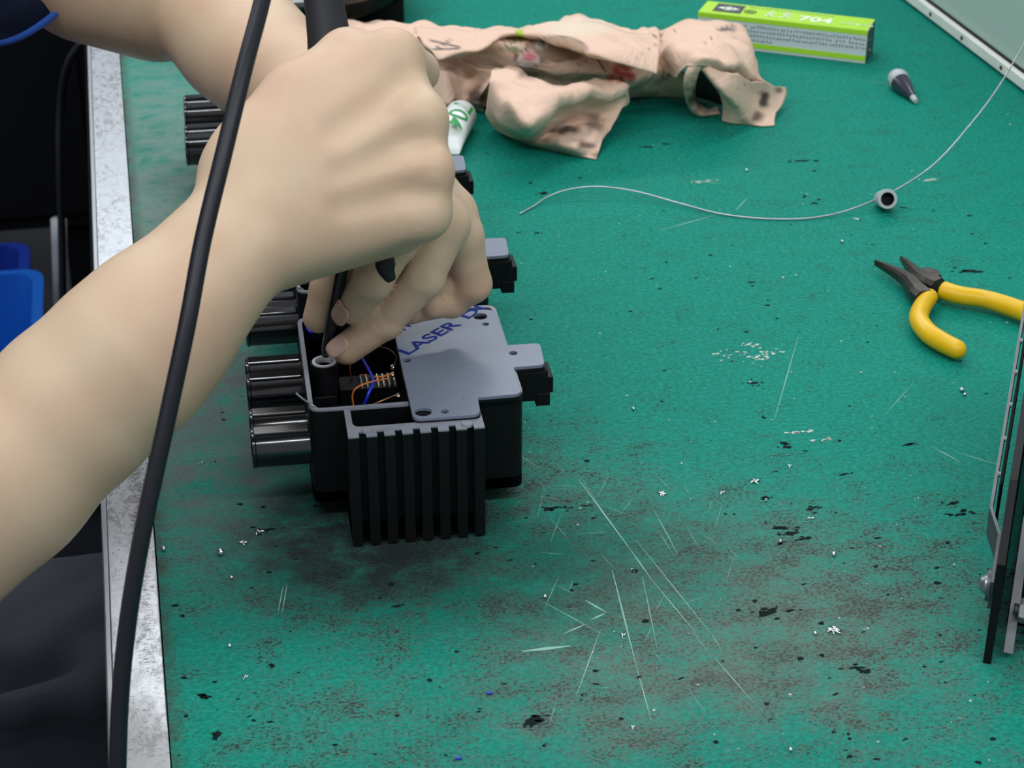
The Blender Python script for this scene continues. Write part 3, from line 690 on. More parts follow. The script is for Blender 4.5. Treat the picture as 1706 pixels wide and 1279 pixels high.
# ------------------------------------------------------------------ pliers
pz = .009
pl = thing('pliers', P(1550, 485), 'small long-nose pliers with yellow dipped grips lying open on green bench', 'pliers')
def PL(u, v, z): return Vector(P(u, v, TZ + z)) - pl.location
def flatbar(name, pts, ws, zc, hs, ma, parent, bev=.0008):
    """bar following pts; widths ws, heights hs (full)"""
    bm = bmesh.new(); rows = []; n = len(pts)
    for i, p in enumerate(pts):
        t = (pts[min(i + 1, n - 1)] - pts[max(i - 1, 0)]); t.z = 0; t.normalize(); s = Vector((-t.y, t.x, 0)); w = ws[i] / 2; h = hs[i] / 2
        rows.append([bm.verts.new(p + s * a * w + Vector((0, 0, b * h))) for a, b in ((-1, -.6), (-.7, -1), (.7, -1), (1, -.6), (1, .5), (.6, 1), (-.6, 1), (-1, .5))])
    for a, b in zip(rows, rows[1:]):
        for k in range(8): bm.faces.new((a[k], a[(k + 1) % 8], b[(k + 1) % 8], b[k]))
    bm.faces.new(rows[0][::-1]); bm.faces.new(rows[-1]); return auto(obj(name, bm, ma, parent), 28)
flatbar('jaw', catmull([PL(1458, 437, .006), PL(1485, 450, .007), PL(1512, 466, .008), PL(1528, 486, .008), PL(1540, 497, .008)], 4),
        [.0016 + .0100 * min(1, i / 13) for i in range(17)], 0, [.0035 + .0065 * min(1, i / 12) for i in range(17)], M['jaw'], pl)
flatbar('jaw', catmull([PL(1501, 430, .006), PL(1513, 442, .007), PL(1528, 458, .008), PL(1545, 470, .008), PL(1562, 478, .008)], 4),
        [.0016 + .0100 * min(1, i / 13) for i in range(17)], 0, [.0035 + .0065 * min(1, i / 12) for i in range(17)], M['jaw'], pl)
auto(obj('pivot', lathe(bmesh.new(), [(0, 0), (.0078, 0), (.0082, .003), (.0082, .0095), (.0070, .0118), (.0034, .0120), (.0030, .0124), (0, .0124)], PL(1544, 483, 0), seg=9), M['jaw'], pl))
def grip(pts, rs):
    bm = bmesh.new(); pts = catmull(pts, 8); n = len(pts); r_ = [np.interp(i / (n - 1), np.linspace(0, 1, len(rs)), rs) for i in range(n)]
    t0 = (pts[0] - pts[1]).normalized(); t1 = (pts[-1] - pts[-2]).normalized()
    cap = [(.25, .97), (.6, .8), (.9, .45), (1., .1)]
    P0 = [pts[0] + t0 * r_[0] * a * .5 for a, b in cap[::-1]]; R0 = [r_[0] * b for a, b in cap[::-1]]; P1 = [pts[-1] + t1 * r_[-1] * a for a, b in cap]; R1 = [r_[-1] * b for a, b in cap]
    tube(bm, P0 + pts + P1, R0 + r_ + R1, 20); o = obj('grip', bm, M['yellow'], pl, True); return o
grip([PL(1549, 494, .0075), PL(1536, 512, .0078), PL(1531, 532, .0078), PL(1546, 554, .0075), PL(1570, 570, .0072), PL(1594, 582, .007)], [.0050, .0055, .0057, .0058, .0058, .0055])
grip([PL(1572, 484, .0085), PL(1600, 492, .0080), PL(1640, 498, .0078), PL(1680, 510, .0078), PL(1715, 524, .0078), PL(1775, 556, .0078), PL(1815, 585, .0075)], [.0056, .0055, .0054, .0057, .0058, .0056, .0055])
sp = [PL(1548 + 12 * t + 1.5 * math.cos(t * 31), 486 + 3 * t, .010 + .0012 * math.sin(t * 31)) for t in [i / 40 for i in range(41)]]
obj('spring', tube(bmesh.new(), sp, .0005, 6), M['steel'], pl, True)

# ------------------------------------------------------------------ solder wire, cap, nozzle
wp = catmull([P(866, 356, TZ + .001), P(890, 343, TZ + .0012), P(912, 328, TZ + .003), P(950, 315, TZ + .006), P(1000, 311, TZ + .007), P(1060, 319, TZ + .005), P(1130, 338, TZ + .0025), P(1200, 356, TZ + .0012), P(1270, 364, TZ + .001), P(1340, 364, TZ + .001),
              P(1400, 354, TZ + .002), P(1460, 332, TZ + .006), P(1510, 306, TZ + .012), P(1560, 270, TZ + .022), P(1610, 215, TZ + .04), P(1660, 150, TZ + .06), P(1706, 72, TZ + .08), P(1740, 0, TZ + .10)], 8)
sw = tag(obj('solder_wire', tube(bmesh.new(), wp, .00052, 8), M['steel'], None, True), 'thin silver solder wire curving across the green bench top', 'wire')
c0 = Vector(P(1475, 353, TZ)); ax = Vector((-.15, -.95, .42)).normalized()
cap_ = thing('tube_cap', c0, 'grey hollow screw cap lying beside the solder wire', 'cap')
auto(obj('shell', lathe(bmesh.new(), [(0, -.010), (.0050, -.010), (.0056, -.008), (.0066, .007), (.0062, .0085), (.0045, .0085), (.0040, .002), (0, .002)], (0, .003, .0078), ax, 20), M['frost'], cap_))
auto(obj('bore', lathe(bmesh.new(), [(0, .0022), (.0040, .0022), (.0043, .0080), (.0039, .0078), (.0036, .0026), (0, .0026)], (0, .003, .0078), ax, 20), M['black'], cap_))
n0 = Vector(P(1495, 132, TZ + .007)); n1 = Vector(P(1526, 170, TZ + .002)); L_ = (n1 - n0).length
nz = thing('nozzle', (n0.x, n0.y, TZ), 'small dark conical glue nozzle with frosted base, near the white steel case', 'nozzle')
auto(obj('cone', lathe(bmesh.new(), [(0, .006), (.0074, .006), (.0060, .016), (.0026, L_ - .006), (0, L_ - .006)], (0, 0, .0075), n1 - n0, 20), M['tip'], nz))
auto(obj('threaded_base', lathe(bmesh.new(), [(0, -.004), (.0060, -.004), (.0078, 0), (.0078, .005), (.0070, .0065), (0, .0065)], (0, 0, .0078), n1 - n0, 20), M['frost'], nz))
auto(obj('tip', lathe(bmesh.new(), [(0, L_ - .007), (.0027, L_ - .007), (.0018, L_), (0, L_)], (0, 0, .0075), n1 - n0, 14), M['frost'], nz))

# ------------------------------------------------------------------ lime and white glue carton
bA = Vector(P(1165, 46, TZ)); 
a0 = Vector(P(1160, 74, TZ)); a1 = Vector(P(1441, 107, TZ)); xd = (a1 - a0).normalized(); yd = Vector((-xd.y, xd.x, 0)); LB = (a1 - a0).length; HB, DB = .0265, .0295
gb = thing('glue_carton', a0, 'slim lime green and white printed glue carton with 704 on its top', 'box', rz=math.atan2(xd.y, xd.x))
obj('carton', B((0, 0, 0), (LB, DB, HB), .0006), M['card'], gb)
obj('top_panel', B((.0003, .0003, HB), (LB - .0003, DB - .0003, HB + .0003)), M['lime'], gb)
obj('front_band', B((.0003, -.0003, .0025), (LB - .0003, 0, .0065)), M['lime'], gb)
obj('front_band', B((.0003, -.0003, HB - .0035), (LB - .0003, 0, HB)), M['lime'], gb)
obj('end_flap', B((LB, .0005, .0005), (LB + .0004, DB - .0005, HB - .0005)), M['ink'], gb)
obj('dark_label', B((.010, .006, HB + .0003), (.0325, DB - .0035, HB + .0005)), M['ink'], gb)
zt2 = HB + .0006
bm = bmesh.new(); prism(bm, [(.0125, .0155), (.021, .020), (.030, .0155), (.021, .011)], zt2 - .0001, zt2 + .0001); obj('emblem', bm, M['wprint'], gb)
bm = bmesh.new(); ring(bm, *[[(.0212 + r * 1.3 * math.cos(a * math.pi / 8), .0155 + r * math.sin(a * math.pi / 8)) for a in range(16)] for r in (.0030, .0022)], zt2 + .0001, zt2 + .0002); obj('emblem', bm, M['ink'], gb)
bm = bmesh.new(); ring(bm, *[[(.039 + r * 1.2 * math.cos(a * math.pi / 8), .013 + r * math.sin(a * math.pi / 8)) for a in range(16)] for r in (.0042, .0034)], zt2 - .0001, zt2 + .0001); box(bm, (.0365, .0122, zt2 - .0001), (.0415, .0138, zt2 + .0001)); obj('emblem', bm, M['ink'], gb)
def put(s, size, x, y, ma, sx=1., bold=0., nm='lettering'):
    me = textmesh(s, size, .00004, sx, bold); me.transform(Matrix.Translation((x, y, zt2))); obj(nm, me, ma, gb)
put('704', .0155, .078, .0065, M['wprint'], 1.15, .0005)
def glyph(bm, x, y, w, h, st, z, plane='top'):
    """a block of strokes of the size of a printed character"""
    for k in range(st):
        hz = random.random() < .55; t = w * .16
        if hz: a, b = (x, y + h * random.random() * .85), (x + w * random.uniform(.6, 1), 0); b = (b[0], a[1] + t)
        else: a, b = (x + w * random.random() * .85, y), (0, y + h * random.uniform(.6, 1)); b = (a[0] + t, b[1])
        if plane == 'top': box(bm, (a[0], a[1], z - .00004), (b[0], b[1], z + .00004))
        else: box(bm, (a[0], z - .00004, a[1]), (b[0], z + .00004, b[1]))
bm = bmesh.new()
for i, x in enumerate((.051, .0635)): 
    box(bm, (x, .008, zt2 - .0001), (x + .009, .0095, zt2 + .0001)); box(bm, (x + .0038, .008, zt2 - .0001), (x + .0052, .020, zt2 + .0001)); box(bm, (x + .0012, .0145, zt2 - .0001), (x + .0078, .016, zt2 + .0001))
    if i: box(bm, (x, .019, zt2 - .0001), (x + .009, .0203, zt2 + .0001))
for i in range(5): glyph(bm, .112 + i * .0052, .009, .0040, .0048, 5, zt2)
tag(obj('white_characters', bm, M['wprint'], gb), kind='stuff')
bm = bmesh.new()
for i in range(22): glyph(bm, .036 + i * .0031, .0235, .0024, .0024, 3, zt2)
tag(obj('small_print', bm, M['inkgrey'], gb), kind='stuff')
bm = bmesh.new()
for r_, (xa, xb) in enumerate(((.030, .137), (.022, .137), (.022, .137), (.022, .137))):
    x = xa
    while x < xb and not (r_ == 3 and .060 < x < .118):
        if random.random() > .06: glyph(bm, x, .0185 - r_ * .0036, .0020, .0024, 4, -.0002, 'front')
        x += .0026
tag(obj('small_print', bm, M['inkgrey'], gb), kind='stuff')

# ------------------------------------------------------------------ white tube with green 704
t0 = Vector(P(768, 192, TZ + .011)); t1 = Vector(P(727, 268, TZ + .011)); tb = thing('glue_tube', (t0.x, t0.y, TZ), 'white glue tube with green 704 lettering poking out from behind the fist', 'tube')
axs = (t1 - t0).normalized(); ox_ = Vector((0, 0, .0112)); sd_ = axs.cross(Vector((0, 0, 1))).normalized()
bm = bmesh.new(); rows = []
prof = [(0, -.0065), (.006, -.006), (.0098, -.004), (.0112, 0), (.0112, .03), (.0100, .045), (.0085, .055), (.0070, .062)]
for i, (r, h) in enumerate(prof):
    fl_ = max(0, (h - .03) / .032); rz_ = r * (1 - fl_ * .8) ; rw = max(r, .0112 * min(1, .3 + i / 5)) if fl_ > 0 else r
    rows.append([bm.verts.new(ox_ + axs * h + sd_ * math.cos(2 * math.pi * k / 28) * (rw if r else .0005) + Vector((0, 0, math.sin(2 * math.pi * k / 28) * (rz_ if r else .0005) - fl_ * .004))) for k in range(28)])
for a, b in zip(rows, rows[1:]):
    for k in range(28): bm.faces.new((a[k], a[(k + 1) % 28], b[(k + 1) % 28], b[k]))
bm.faces.new(rows[0][::-1]); bm.faces.new(rows[-1]); obj('tube_body', bm, M['white'], tb, True)
me = textmesh('704', .0215, .0, 1.0, .0001)
bm = bmesh.new(); bm.from_mesh(me); bmesh.ops.triangulate(bm, faces=bm.faces); bmesh.ops.subdivide_edges(bm, edges=[e for e in bm.edges if e.calc_length() > .002], cuts=3, use_grid_fill=False)
for v in bm.verts:
    al = v.co.x; ar = v.co.y - .0078; an = ar / .0114 + .10          # text runs along the tube, wrapped round it
    vd = Vector((-fw[0], -fw[1], .55)); vd = (vd - axs * vd.dot(axs)).normalized(); sd2 = axs.cross(vd) * -1
    v.co = ox_ + axs * (al * 1.42 + .0015) + (vd * math.cos(an) + sd2 * math.sin(an)) * .01145
obj('lettering', bm, M['green'], tb)

# ------------------------------------------------------------------ pink printed rag
def pixcol(u, v, dark_in=0):
    c = np.array([.74, .51, .385]); r = np.hypot
    def ov(c, k, col): return c * (1 - k) + np.array(col) * k
    def sm(d, e=1.): return float(np.clip(.5 - d / (2 * e), 0, 1))
    def seg(a, b, w):
        a = np.array(a, float); b = np.array(b, float); p = np.array([u, v]); t = np.clip((p - a) @ (b - a) / ((b - a) @ (b - a)), 0, 1); return np.linalg.norm(p - a - t * (b - a)) - w
    c = ov(c, .55 * sm(r((u - 960) / 60, (v - 45) / 18) * 20 - 18, 8), (.72, .66, .50)); c = ov(c, .5 * sm(r((u - 1100) / 60, (v - 150) / 18) * 20 - 18, 8), (.62, .60, .46))
    # printed motif patches: brown blob, pink pad, green sprig, red dotted flowers
    c = ov(c, .8 * sm((r((u - 925) / 48, (v - 82) / 20) - 1) * 20, 1.5), (.30, .19, .11)); c = ov(c, .9 * sm((r((u - 902) / 11, (v - 74) / 8) - 1) * 8, 1), (.75, .7, .62))
    c = ov(c, sm(r(u - 903, v - 74) - 4, 1), (.1, .1, .1)); c = ov(c, .8 * sm(abs(r((u - 925) / 50, (v - 82) / 21) - 1) * 20 - 1.2, 1), (.10, .08, .07))
    c = ov(c, .85 * sm((r((u - 880) / 20, (v - 98) / 14) - 1) * 12, 1), (.85, .72, .68)); c = ov(c, .8 * sm((r((u - 883) / 11, (v - 94) / 8) - 1) * 8, 2), (.85, .2, .25)); c = ov(c, .9 * sm(abs(r((u - 880) / 21, (v - 98) / 15) - 1) * 15 - 1.2, 1), (.12, .11, .1))
    for a, b in (((840, 72), (852, 84)), ((848, 66), (856, 86)), ((858, 64), (860, 88)), ((868, 66), (862, 84)), ((835, 80), (866, 86))): c = ov(c, .9 * sm(seg(a, b, 1.6), 1), (.10, .22, .10))
    c = ov(c, sm(r(u - 866, v - 58) - 8, 1.5), (.35, .5, .03))
    for a, b in (((1028, 116), 9), ((1044, 118), 8), ((1018, 130), 8), ((1034, 130), 9), ((1050, 128), 8)): c = ov(c, .85 * sm(r(u - a[0], v - a[1]) - b, 1), (.50, .07, .06)); c = ov(c, sm(r(u - a[0], v - a[1]) - 2.2, 1), (.08, .02, .02))
    for a, b in (((716, 68), (768, 80)), ((750, 68), (724, 84)), ((722, 84), (764, 82)), ((995, 100), (1008, 118)), ((1082, 52), (1092, 62)), ((1195, 50), (1222, 44)), ((1200, 52), (1224, 48))): c = ov(c, .92 * sm(seg(a, b, 1.5), 1), (.05, .05, .055))
    # soot, burnt edges and painted shade in the right fold's hollow
    n = .5 + .25 * math.sin(u * .31 + v * .17) + .25 * math.sin(u * .13 - v * .37 + 1)
    for a, rx, ry, k in (((1272, 165), 9, 16, .95), ((1262, 195), 10, 8, .8), ((1296, 150), 6, 6, .7), ((1168, 158), 24, 26, .9), ((940, 217), 26, 7, .9), ((990, 205), 14, 16, .6), ((975, 243), 14, 6, .8), ((885, 235), 40, 5, .5), ((795, 160), 18, 14, .8), ((770, 178), 30, 8, .85), ((880, 125), 20, 8, .6), ((995, 258), 10, 5, .6)):
        c = ov(c, k * sm((r((u - a[0]) / rx, (v - a[1]) / ry) - .7 - .5 * n) * 10, 4), (.035, .022, .018))
    for k in range(26):
        a = (900 + (k * 137) % 400, 40 + (k * 71) % 110); c = ov(c, .9 * sm(r(u - a[0], v - a[1]) - 1.3, .8), (.05, .04, .04))
    return c
rag = thing('pink_rag', P(950, 120), 'crumpled pale pink cotton rag with small prints and burnt edges', 'rag')
rv = []; rf = []; rc = []
def csurf(rows, nu=14, nv=10):
    rows = [catmull(r, nu) for r in rows]; cols = [catmull([r[i] for r in rows], nv) for i in range(len(rows[0]))]; return cols
def sheet(rows, nu=14, nv=10, amp=.0022, sd=0, dark=False):
    S = csurf([[P(u, v, TZ + z) for u, v, z in r] for r in rows], nu, nv); base = len(rv); n1 = len(S[0])
    for i, c in enumerate(S):
        for j, p in enumerate(c):
            q = Vector(p); f = (1 - 2 * abs(math.sin(q.x * 60 + q.y * 75 + sd))) * .9 + math.sin(q.x * 210 + q.y * 90 + sd) * .5 + math.sin(q.x * 95 - q.y * 180 + sd * 2) * .7 + math.sin((q.x + q.y) * 420 + 3 * sd) * .25
            q.z = max(TZ + .0008, q.z + amp * f * min(1, (q.z - TZ) / .01)); rv.append(q); u, v = pr(q); rc.append((.03, .02, .018) if dark else pixcol(u, v))
    for i in range(len(S) - 1):
        for j in range(n1 - 1): a = base + i * n1 + j; rf.append((a, a + n1, a + n1 + 1, a + 1))
sheet([[(566, 47, .004), (645, 40, .010), (735, 46, .012), (825, 50, .016), (900, 46, .018), (960, 28, .022), (1020, 44, .02), (1095, 52, .014)],
       [(572, 36, .020), (648, 42, .030), (740, 50, .034), (830, 55, .036), (905, 55, .045), (965, 42, .054), (1030, 58, .048), (1100, 62, .036)],
       [(585, 55, .026), (655, 68, .032), (748, 80, .046), (835, 62, .055), (910, 78, .050), (985, 80, .046), (1045, 96, .040), (1105, 95, .034)],
       [(592, 75, .014), (658, 92, .020), (750, 98, .034), (820, 92, .040), (905, 112, .036), (985, 118, .036), (1048, 128, .032), (1105, 118, .028)],
       [(600, 95, .008), (662, 112, .012), (752, 125, .020), (815, 120, .026), (900, 135, .020), (970, 140, .022), (1050, 142, .020), (1105, 135, .016)],
       [(605, 110, .001), (668, 135, .001), (755, 172, .004), (812, 178, .002), (885, 178, .002), (968, 175, .001), (1060, 162, .001), (1120, 160, .001)]], sd=1)
sheet([[(690, 48, .036), (780, 50, .046), (855, 50, .052), (960, 34, .060), (1050, 52, .056), (1100, 64, .048)],
       [(700, 66, .044), (785, 62, .054), (855, 53, .058), (962, 60, .068), (1045, 80, .062), (1098, 92, .054)],
       [(728, 96, .046), (795, 82, .054), (857, 58, .057), (965, 84, .064), (1042, 104, .058), (1094, 120, .050)],
       [(735, 99, .042), (798, 84, .050), (859, 60, .053), (966, 86, .059), (1042, 106, .053), (1094, 121, .045)]], sd=9, amp=.0008)
sheet([[(700, 90, .030), (740, 92, .034), (790, 105, .036), (830, 120, .034)], [(705, 112, .026), (745, 118, .030), (785, 128, .022), (815, 140, .028)],
       [(712, 150, .016), (742, 140, .024), (772, 158, .012), (800, 165, .018)], [(725, 195, .001), (748, 168, .014), (776, 176, .004), (806, 186, .001)]], sd=2)
sheet([[(822, 112, .038), (860, 112, .036), (915, 142, .040), (980, 132, .038), (1047, 136, .030)],
       [(816, 132, .046), (852, 138, .048), (905, 158, .048), (960, 150, .044), (1048, 146, .034)],
       [(816, 148, .044), (850, 170, .048), (888, 205, .040), (945, 172, .038), (1046, 158, .030)],
       [(812, 175, .030), (842, 196, .034), (884, 222, .024), (950, 182, .026), (1048, 172, .022)],
       [(810, 190, .016), (840, 212, .020), (890, 224, .014), (958, 205, .012), (1030, 196, .014)],
       [(818, 205, .006), (850, 224, .008), (895, 236, .007), (958, 238, .012), (1008, 225, .008)],
       [(828, 214, .001), (860, 232, .001), (905, 246, .001), (965, 260, .001), (993, 265, .001)]], sd=3, amp=.0017)
sheet([[(1090, 62, .016), (1112, 44, .030), (1150, 34, .038), (1200, 36, .042), (1240, 48, .036), (1252, 75, .030)],
       [(1088, 85, .034), (1120, 70, .050), (1160, 66, .054), (1205, 66, .054), (1245, 84, .044), (1260, 100, .034)],
       [(1094, 108, .028), (1125, 98, .046), (1165, 92, .058), (1210, 98, .054), (1250, 112, .040), (1268, 132, .026)],
       [(1100, 122, .020), (1120, 128, .030), (1150, 112, .050), (1200, 112, .048), (1240, 130, .032), (1308, 146, .014)]], sd=4, amp=.0018)
sheet([[(1160, 104, .052), (1185, 112, .050), (1215, 122, .044), (1255, 135, .032), (1308, 146, .014)],
       [(1172, 118, .046), (1190, 138, .040), (1215, 150, .034), (1258, 158, .020), (1310, 158, .010)],
       [(1190, 140, .034), (1205, 160, .026), (1225, 172, .022), (1262, 178, .012), (1302, 176, .006)],
       [(1204, 172, .016), (1214, 185, .012), (1235, 192, .010), (1265, 194, .006), (1292, 190, .004)],
       [(1203, 202, .001), (1222, 206, .001), (1245, 207, .001), (1268, 210, .001), (1290, 209, .001)]], sd=5, amp=.001)
sheet([[(1150, 106, .052), (1160, 104, .054), (1172, 106, .053)], [(1140, 128, .042), (1150, 128, .043), (1162, 126, .042)], [(1140, 155, .026), (1149, 155, .027), (1158, 152, .026)],
       [(1148, 178, .010), (1156, 175, .012), (1164, 168, .012)], [(1166, 194, .001), (1172, 190, .004), (1178, 182, .004)], [(1200, 190, .001), (1198, 186, .002), (1194, 178, .002)]], 8, 8, .0004, 6)
sheet([[(1152, 120, .044), (1175, 118, .044), (1200, 130, .040)], [(1150, 145, .020), (1175, 145, .020), (1202, 150, .020)], [(1150, 160, .002), (1175, 165, .002), (1204, 175, .002)]], 8, 8, .0004, 7, True)  # black backing sheet: shade inside the hollow put into the colour
sheet([[(1085, 98, .030), (1110, 112, .030), (1150, 122, .034)], [(1085, 125, .018), (1115, 135, .020), (1145, 145, .020)], [(1060, 160, .001), (1110, 162, .001), (1146, 168, .001)]], 10, 8, .0008, 8)
me = bpy.data.meshes.new('rag'); me.from_pydata([v - rag.location for v in rv], [], rf); me.update()
ca = me.color_attributes.new('Col', 'FLOAT_COLOR', 'POINT'); ca.data.foreach_set('color', [x for c in rc for x in (*c, 1)])
o = obj('cloth', me, M['rag'], rag, True); s = o.modifiers.new('s', 'SOLIDIFY'); s.thickness = .0010; s.offset = 0

# ------------------------------------------------------------------ black round tray behind
tr = thing('round_tub', (-.058, .655, TZ), 'black round plastic tub on a black base at the far side, behind the rag', 'tub')
bm = bmesh.new(); prism(bm, roundpoly([(-.115, .12), (-.112, -.024), (.090, -.042), (.093, .10)], .010), 0, .018); auto(obj('base', bm, M['black'], tr))
auto(obj('basin', lathe(bmesh.new(), [(0, .018), (.088, .018), (.093, .022), (.098, .040), (.096, .042), (.094, .040), (.090, .024), (0, .022)], (0, .0, 0), seg=56), M['black'], tr))
auto(obj('rim', lathe(bmesh.new(), [(.096, .036), (.106, .038), (.1075, .041), (.106, .044), (.097, .046), (.096, .036)], (0, .0, 0), seg=56), M['gloss'], tr))

# ------------------------------------------------------------------ pale steel case at top right
e0 = Vector(P(1500, 0, TZ)); e1 = Vector(P(1706, 158, TZ)); xd = (e1 - e0).normalized(); yd = Vector((-xd.y, xd.x, 0))
cs = thing('steel_case', (e0.x, e0.y, TZ), 'grey-green steel instrument case with pale bottom edge on the bench', 'case', rz=math.atan2(xd.y, xd.x))
obj('housing', B((-.16, .006, .004), (.40, .22, .26), .002), M['panel'], cs)
obj('bottom_flange', B((-.165, 0, .0025), (.405, .23, .0115), .001), M['ledge'], cs)
obj('seam', B((-.162, .0045, .0115), (.402, .2, .0135)), M['black'], cs)
for x in (-.13, .37):
    for y in (.03, .19): obj('foot', lathe(bmesh.new(), [(0, 0), (.008, 0), (.008, .003), (0, .003)], (x, y, 0), seg=14), M['rubber'], cs)
for x in (.06, .12, .19, .27): obj('screw', lathe(bmesh.new(), [(0, .0012), (.0016, .0008), (.002, 0), (0, 0)], (x, .0002, .007), (0, -1, 0), 10), M['rubber'], cs)

# ------------------------------------------------------------------ black metal fixture at right edge
fb = Vector(P(1652, 1100, TZ)); fx = thing('metal_fixture', fb, 'black metal fixture frame with bolts standing at the right edge of view', 'fixture')
fx.rotation_euler.z = -math.radians(28.0)
def FX(u, v, w): return Vector(Q(u, v, w)) - fb
def slab(name, pts, thick, ma, nrm=None, parent=fx, bev=0):
    bm = bmesh.new(); pts = [Vector(p) for p in pts]; n = nrm or (pts[1] - pts[0]).cross(pts[2] - pts[0]).normalized()
    lo_ = [bm.verts.new(p) for p in pts]; hi_ = [bm.verts.new(p + n * thick) for p in pts]; k = len(pts); bm.faces.new(lo_[::-1]); bm.faces.new(hi_)
    for i in range(k): bm.faces.new((lo_[i], lo_[(i + 1) % k], hi_[(i + 1) % k], hi_[i]))
    return obj(name, bm, ma, parent)
# upright side plates run away from the camera (along Y); local X is across
x0 = 0.; 
def side(y, z): return Vector((0, y, z))
def plateYZ(name, pts, x, th, ma): return slab(name, [Vector((x, y, z)) for y, z in pts], th, ma, Vector((1, 0, 0)))
plateYZ('side_plate', [(-.003, 0), (.012, -.0), (.21, .0), (.225, .03), (.225, .075), (.21, .095), (.03, .075), (.0, .050)], -.0035, .0035, M['black'])
prof_ = [(-.0052, .016, .016), (-.0052, .034, .030), (-.0105, .042, .038), (-.0105, .215, .073)]
bm = bmesh.new(); rows = []
for x, y, z in prof_: rows.append([bm.verts.new(p) for p in ((x, y, z), (x + .0014, y, z), (x + .0014, y - .003, z + .016), (x, y - .003, z + .016))])
for a, b in zip(rows, rows[1:]):
    for k in range(4): bm.faces.new((a[k], a[(k + 1) % 4], b[(k + 1) % 4], b[k]))
bm.faces.new(rows[0]); bm.faces.new(rows[-1][::-1]); obj('outer_strip', bm, M['dullbar'], fx)
plateYZ('middle_plate', [(.05, .03), (.215, .070), (.215, .088), (.05, .060)], -.0078, .0012, M['cabinet'])
plateYZ('inner_bar', [(.002, .004), (.010, .003), (.05, .046), (.042, .050)], .0045, .004, M['dullbar'])
plateYZ('inner_plate', [(.02, .0), (.21, .0), (.225, .09), (.05, .06)], .0135, .003, M['cabinet'])
for k in range(7):
    y = .06 + k * .024; z = .052 + (y - .04) * .205; auto(obj('stud', lathe(bmesh.new(), [(0, 0), (.0013, 0), (.0013, .0012), (0, .0012)], (-.0080, y, z + .003), (-1, 0, 0), 8), M['steel'], fx))
auto(obj('bolt', lathe(bmesh.new(), [(0, .0034), (.0030, .0028), (.0046, .0008), (.0046, 0), (0, 0)], (-.0068, .020, .026), (-1, 0, 0), 18), M['steel'], fx))
auto(obj('washer', lathe(bmesh.new(), [(0, 0), (.0075, 0), (.0075, .0014), (0, .0014)], (-.0054, .020, .026), (-1, 0, 0), 22), M['dullbar'], fx))
obj('cross_base', B((.004, .03, .0), (.16, .30, .010)), M['cabinet'], fx)
auto(obj('threaded_rod', lathe(bmesh.new(), [(0, 0)] + [(.0024 + .0005 * (k % 2), .001 * k) for k in range(60)] + [(0, .06)], (.006, .010, .022), (1, 0, 0), 14), M['steel'], fx))
auto(obj('hex_nut', lathe(bmesh.new(), [(0, 0), (.0052, 0), (.0056, .001), (.0056, .006), (.0052, .007), (0, .007)], (.0085, .010, .022), (1, 0, 0), 6), M['steel'], fx), 20)
bm = bmesh.new(); box(bm, (.0085, .018, .026), (.050, .050, .044), .004); obj('clamp_body', bm, M['dullbar'], fx)
auto(obj('clamp_screw', lathe(bmesh.new(), [(0, .003), (.0042, .003), (.0046, 0), (0, 0)], (.019, .0178, .036), (0, -1, 0), 18), M['rubber'], fx))

# ------------------------------------------------------------------ solder droplets and trimmed bits
def bead(u, v, r=.0011):
    bm = bmesh.new(); bmesh.ops.create_icosphere(bm, subdivisions=2, radius=r); o = obj('solder_bead', bm, M['solder'], None, True); p = P(u, v); o.location = (p[0], p[1], TZ + r * .9)
    return o
BD = [((1055, 683), 'tiny round solder bead in the open middle of the bench'), ((1602, 652), 'upper of two touching solder beads below the pliers'), ((1607, 659), 'lower of two touching solder beads below the pliers'),
      ((1389, 926), 'bright solder bead standing alone in the lower right of the bench'), ((1358, 1057), 'dull solder bead beside the spiky splash'), ((908, 996), 'small solder bead in front of the nearest housing'), ((368, 924), 'large solder blob near the aluminium edging'),
      ((273, 917), 'round solder bead touching the aluminium edging'), ((386, 964), 'egg-shaped solder bead left of the finned block'), ((1244, 285), 'small solder bead beyond the curved wire'), ((1403, 404), 'small solder bead below the curved wire'), ((1300, 904), 'solder bead sitting on a black smear'), ((1317, 1251), 'solder bead at the near edge of view'), ((383, 1078), 'solder bead in the near left corner of the mat')]
for i, ((u, v), lab) in enumerate(BD): tag(bead(u, v, .0018 if i == 6 else .0013 if i in (1, 3, 7) else .001), lab, 'solder bead', 'solder beads on the green bench')
def splash(u, v, n, r, lab):
    bm = bmesh.new(); bmesh.ops.create_icosphere(bm, subdivisions=1, radius=r * .4, matrix=Matrix.Diagonal((1, 1, .45, 1)))
    for k in range(n):
        a = 2 * math.pi * k / n + random.uniform(-.4, .4); l = r * random.uniform(.8, 1.5); tube(bm, [(0, 0, 0), (math.cos(a) * l * .5, math.sin(a) * l * .5, r * .12), (math.cos(a + .3) * l, math.sin(a + .3) * l, 0)], [r * .26, r * .2, r * .07], 6)
    p = P(u, v); o = obj('solder_splash', bm, M['solder'], None, True); o.location = (p[0], p[1], TZ + r * .18); tag(o, lab, 'solder splash', 'solder splashes on the green bench')
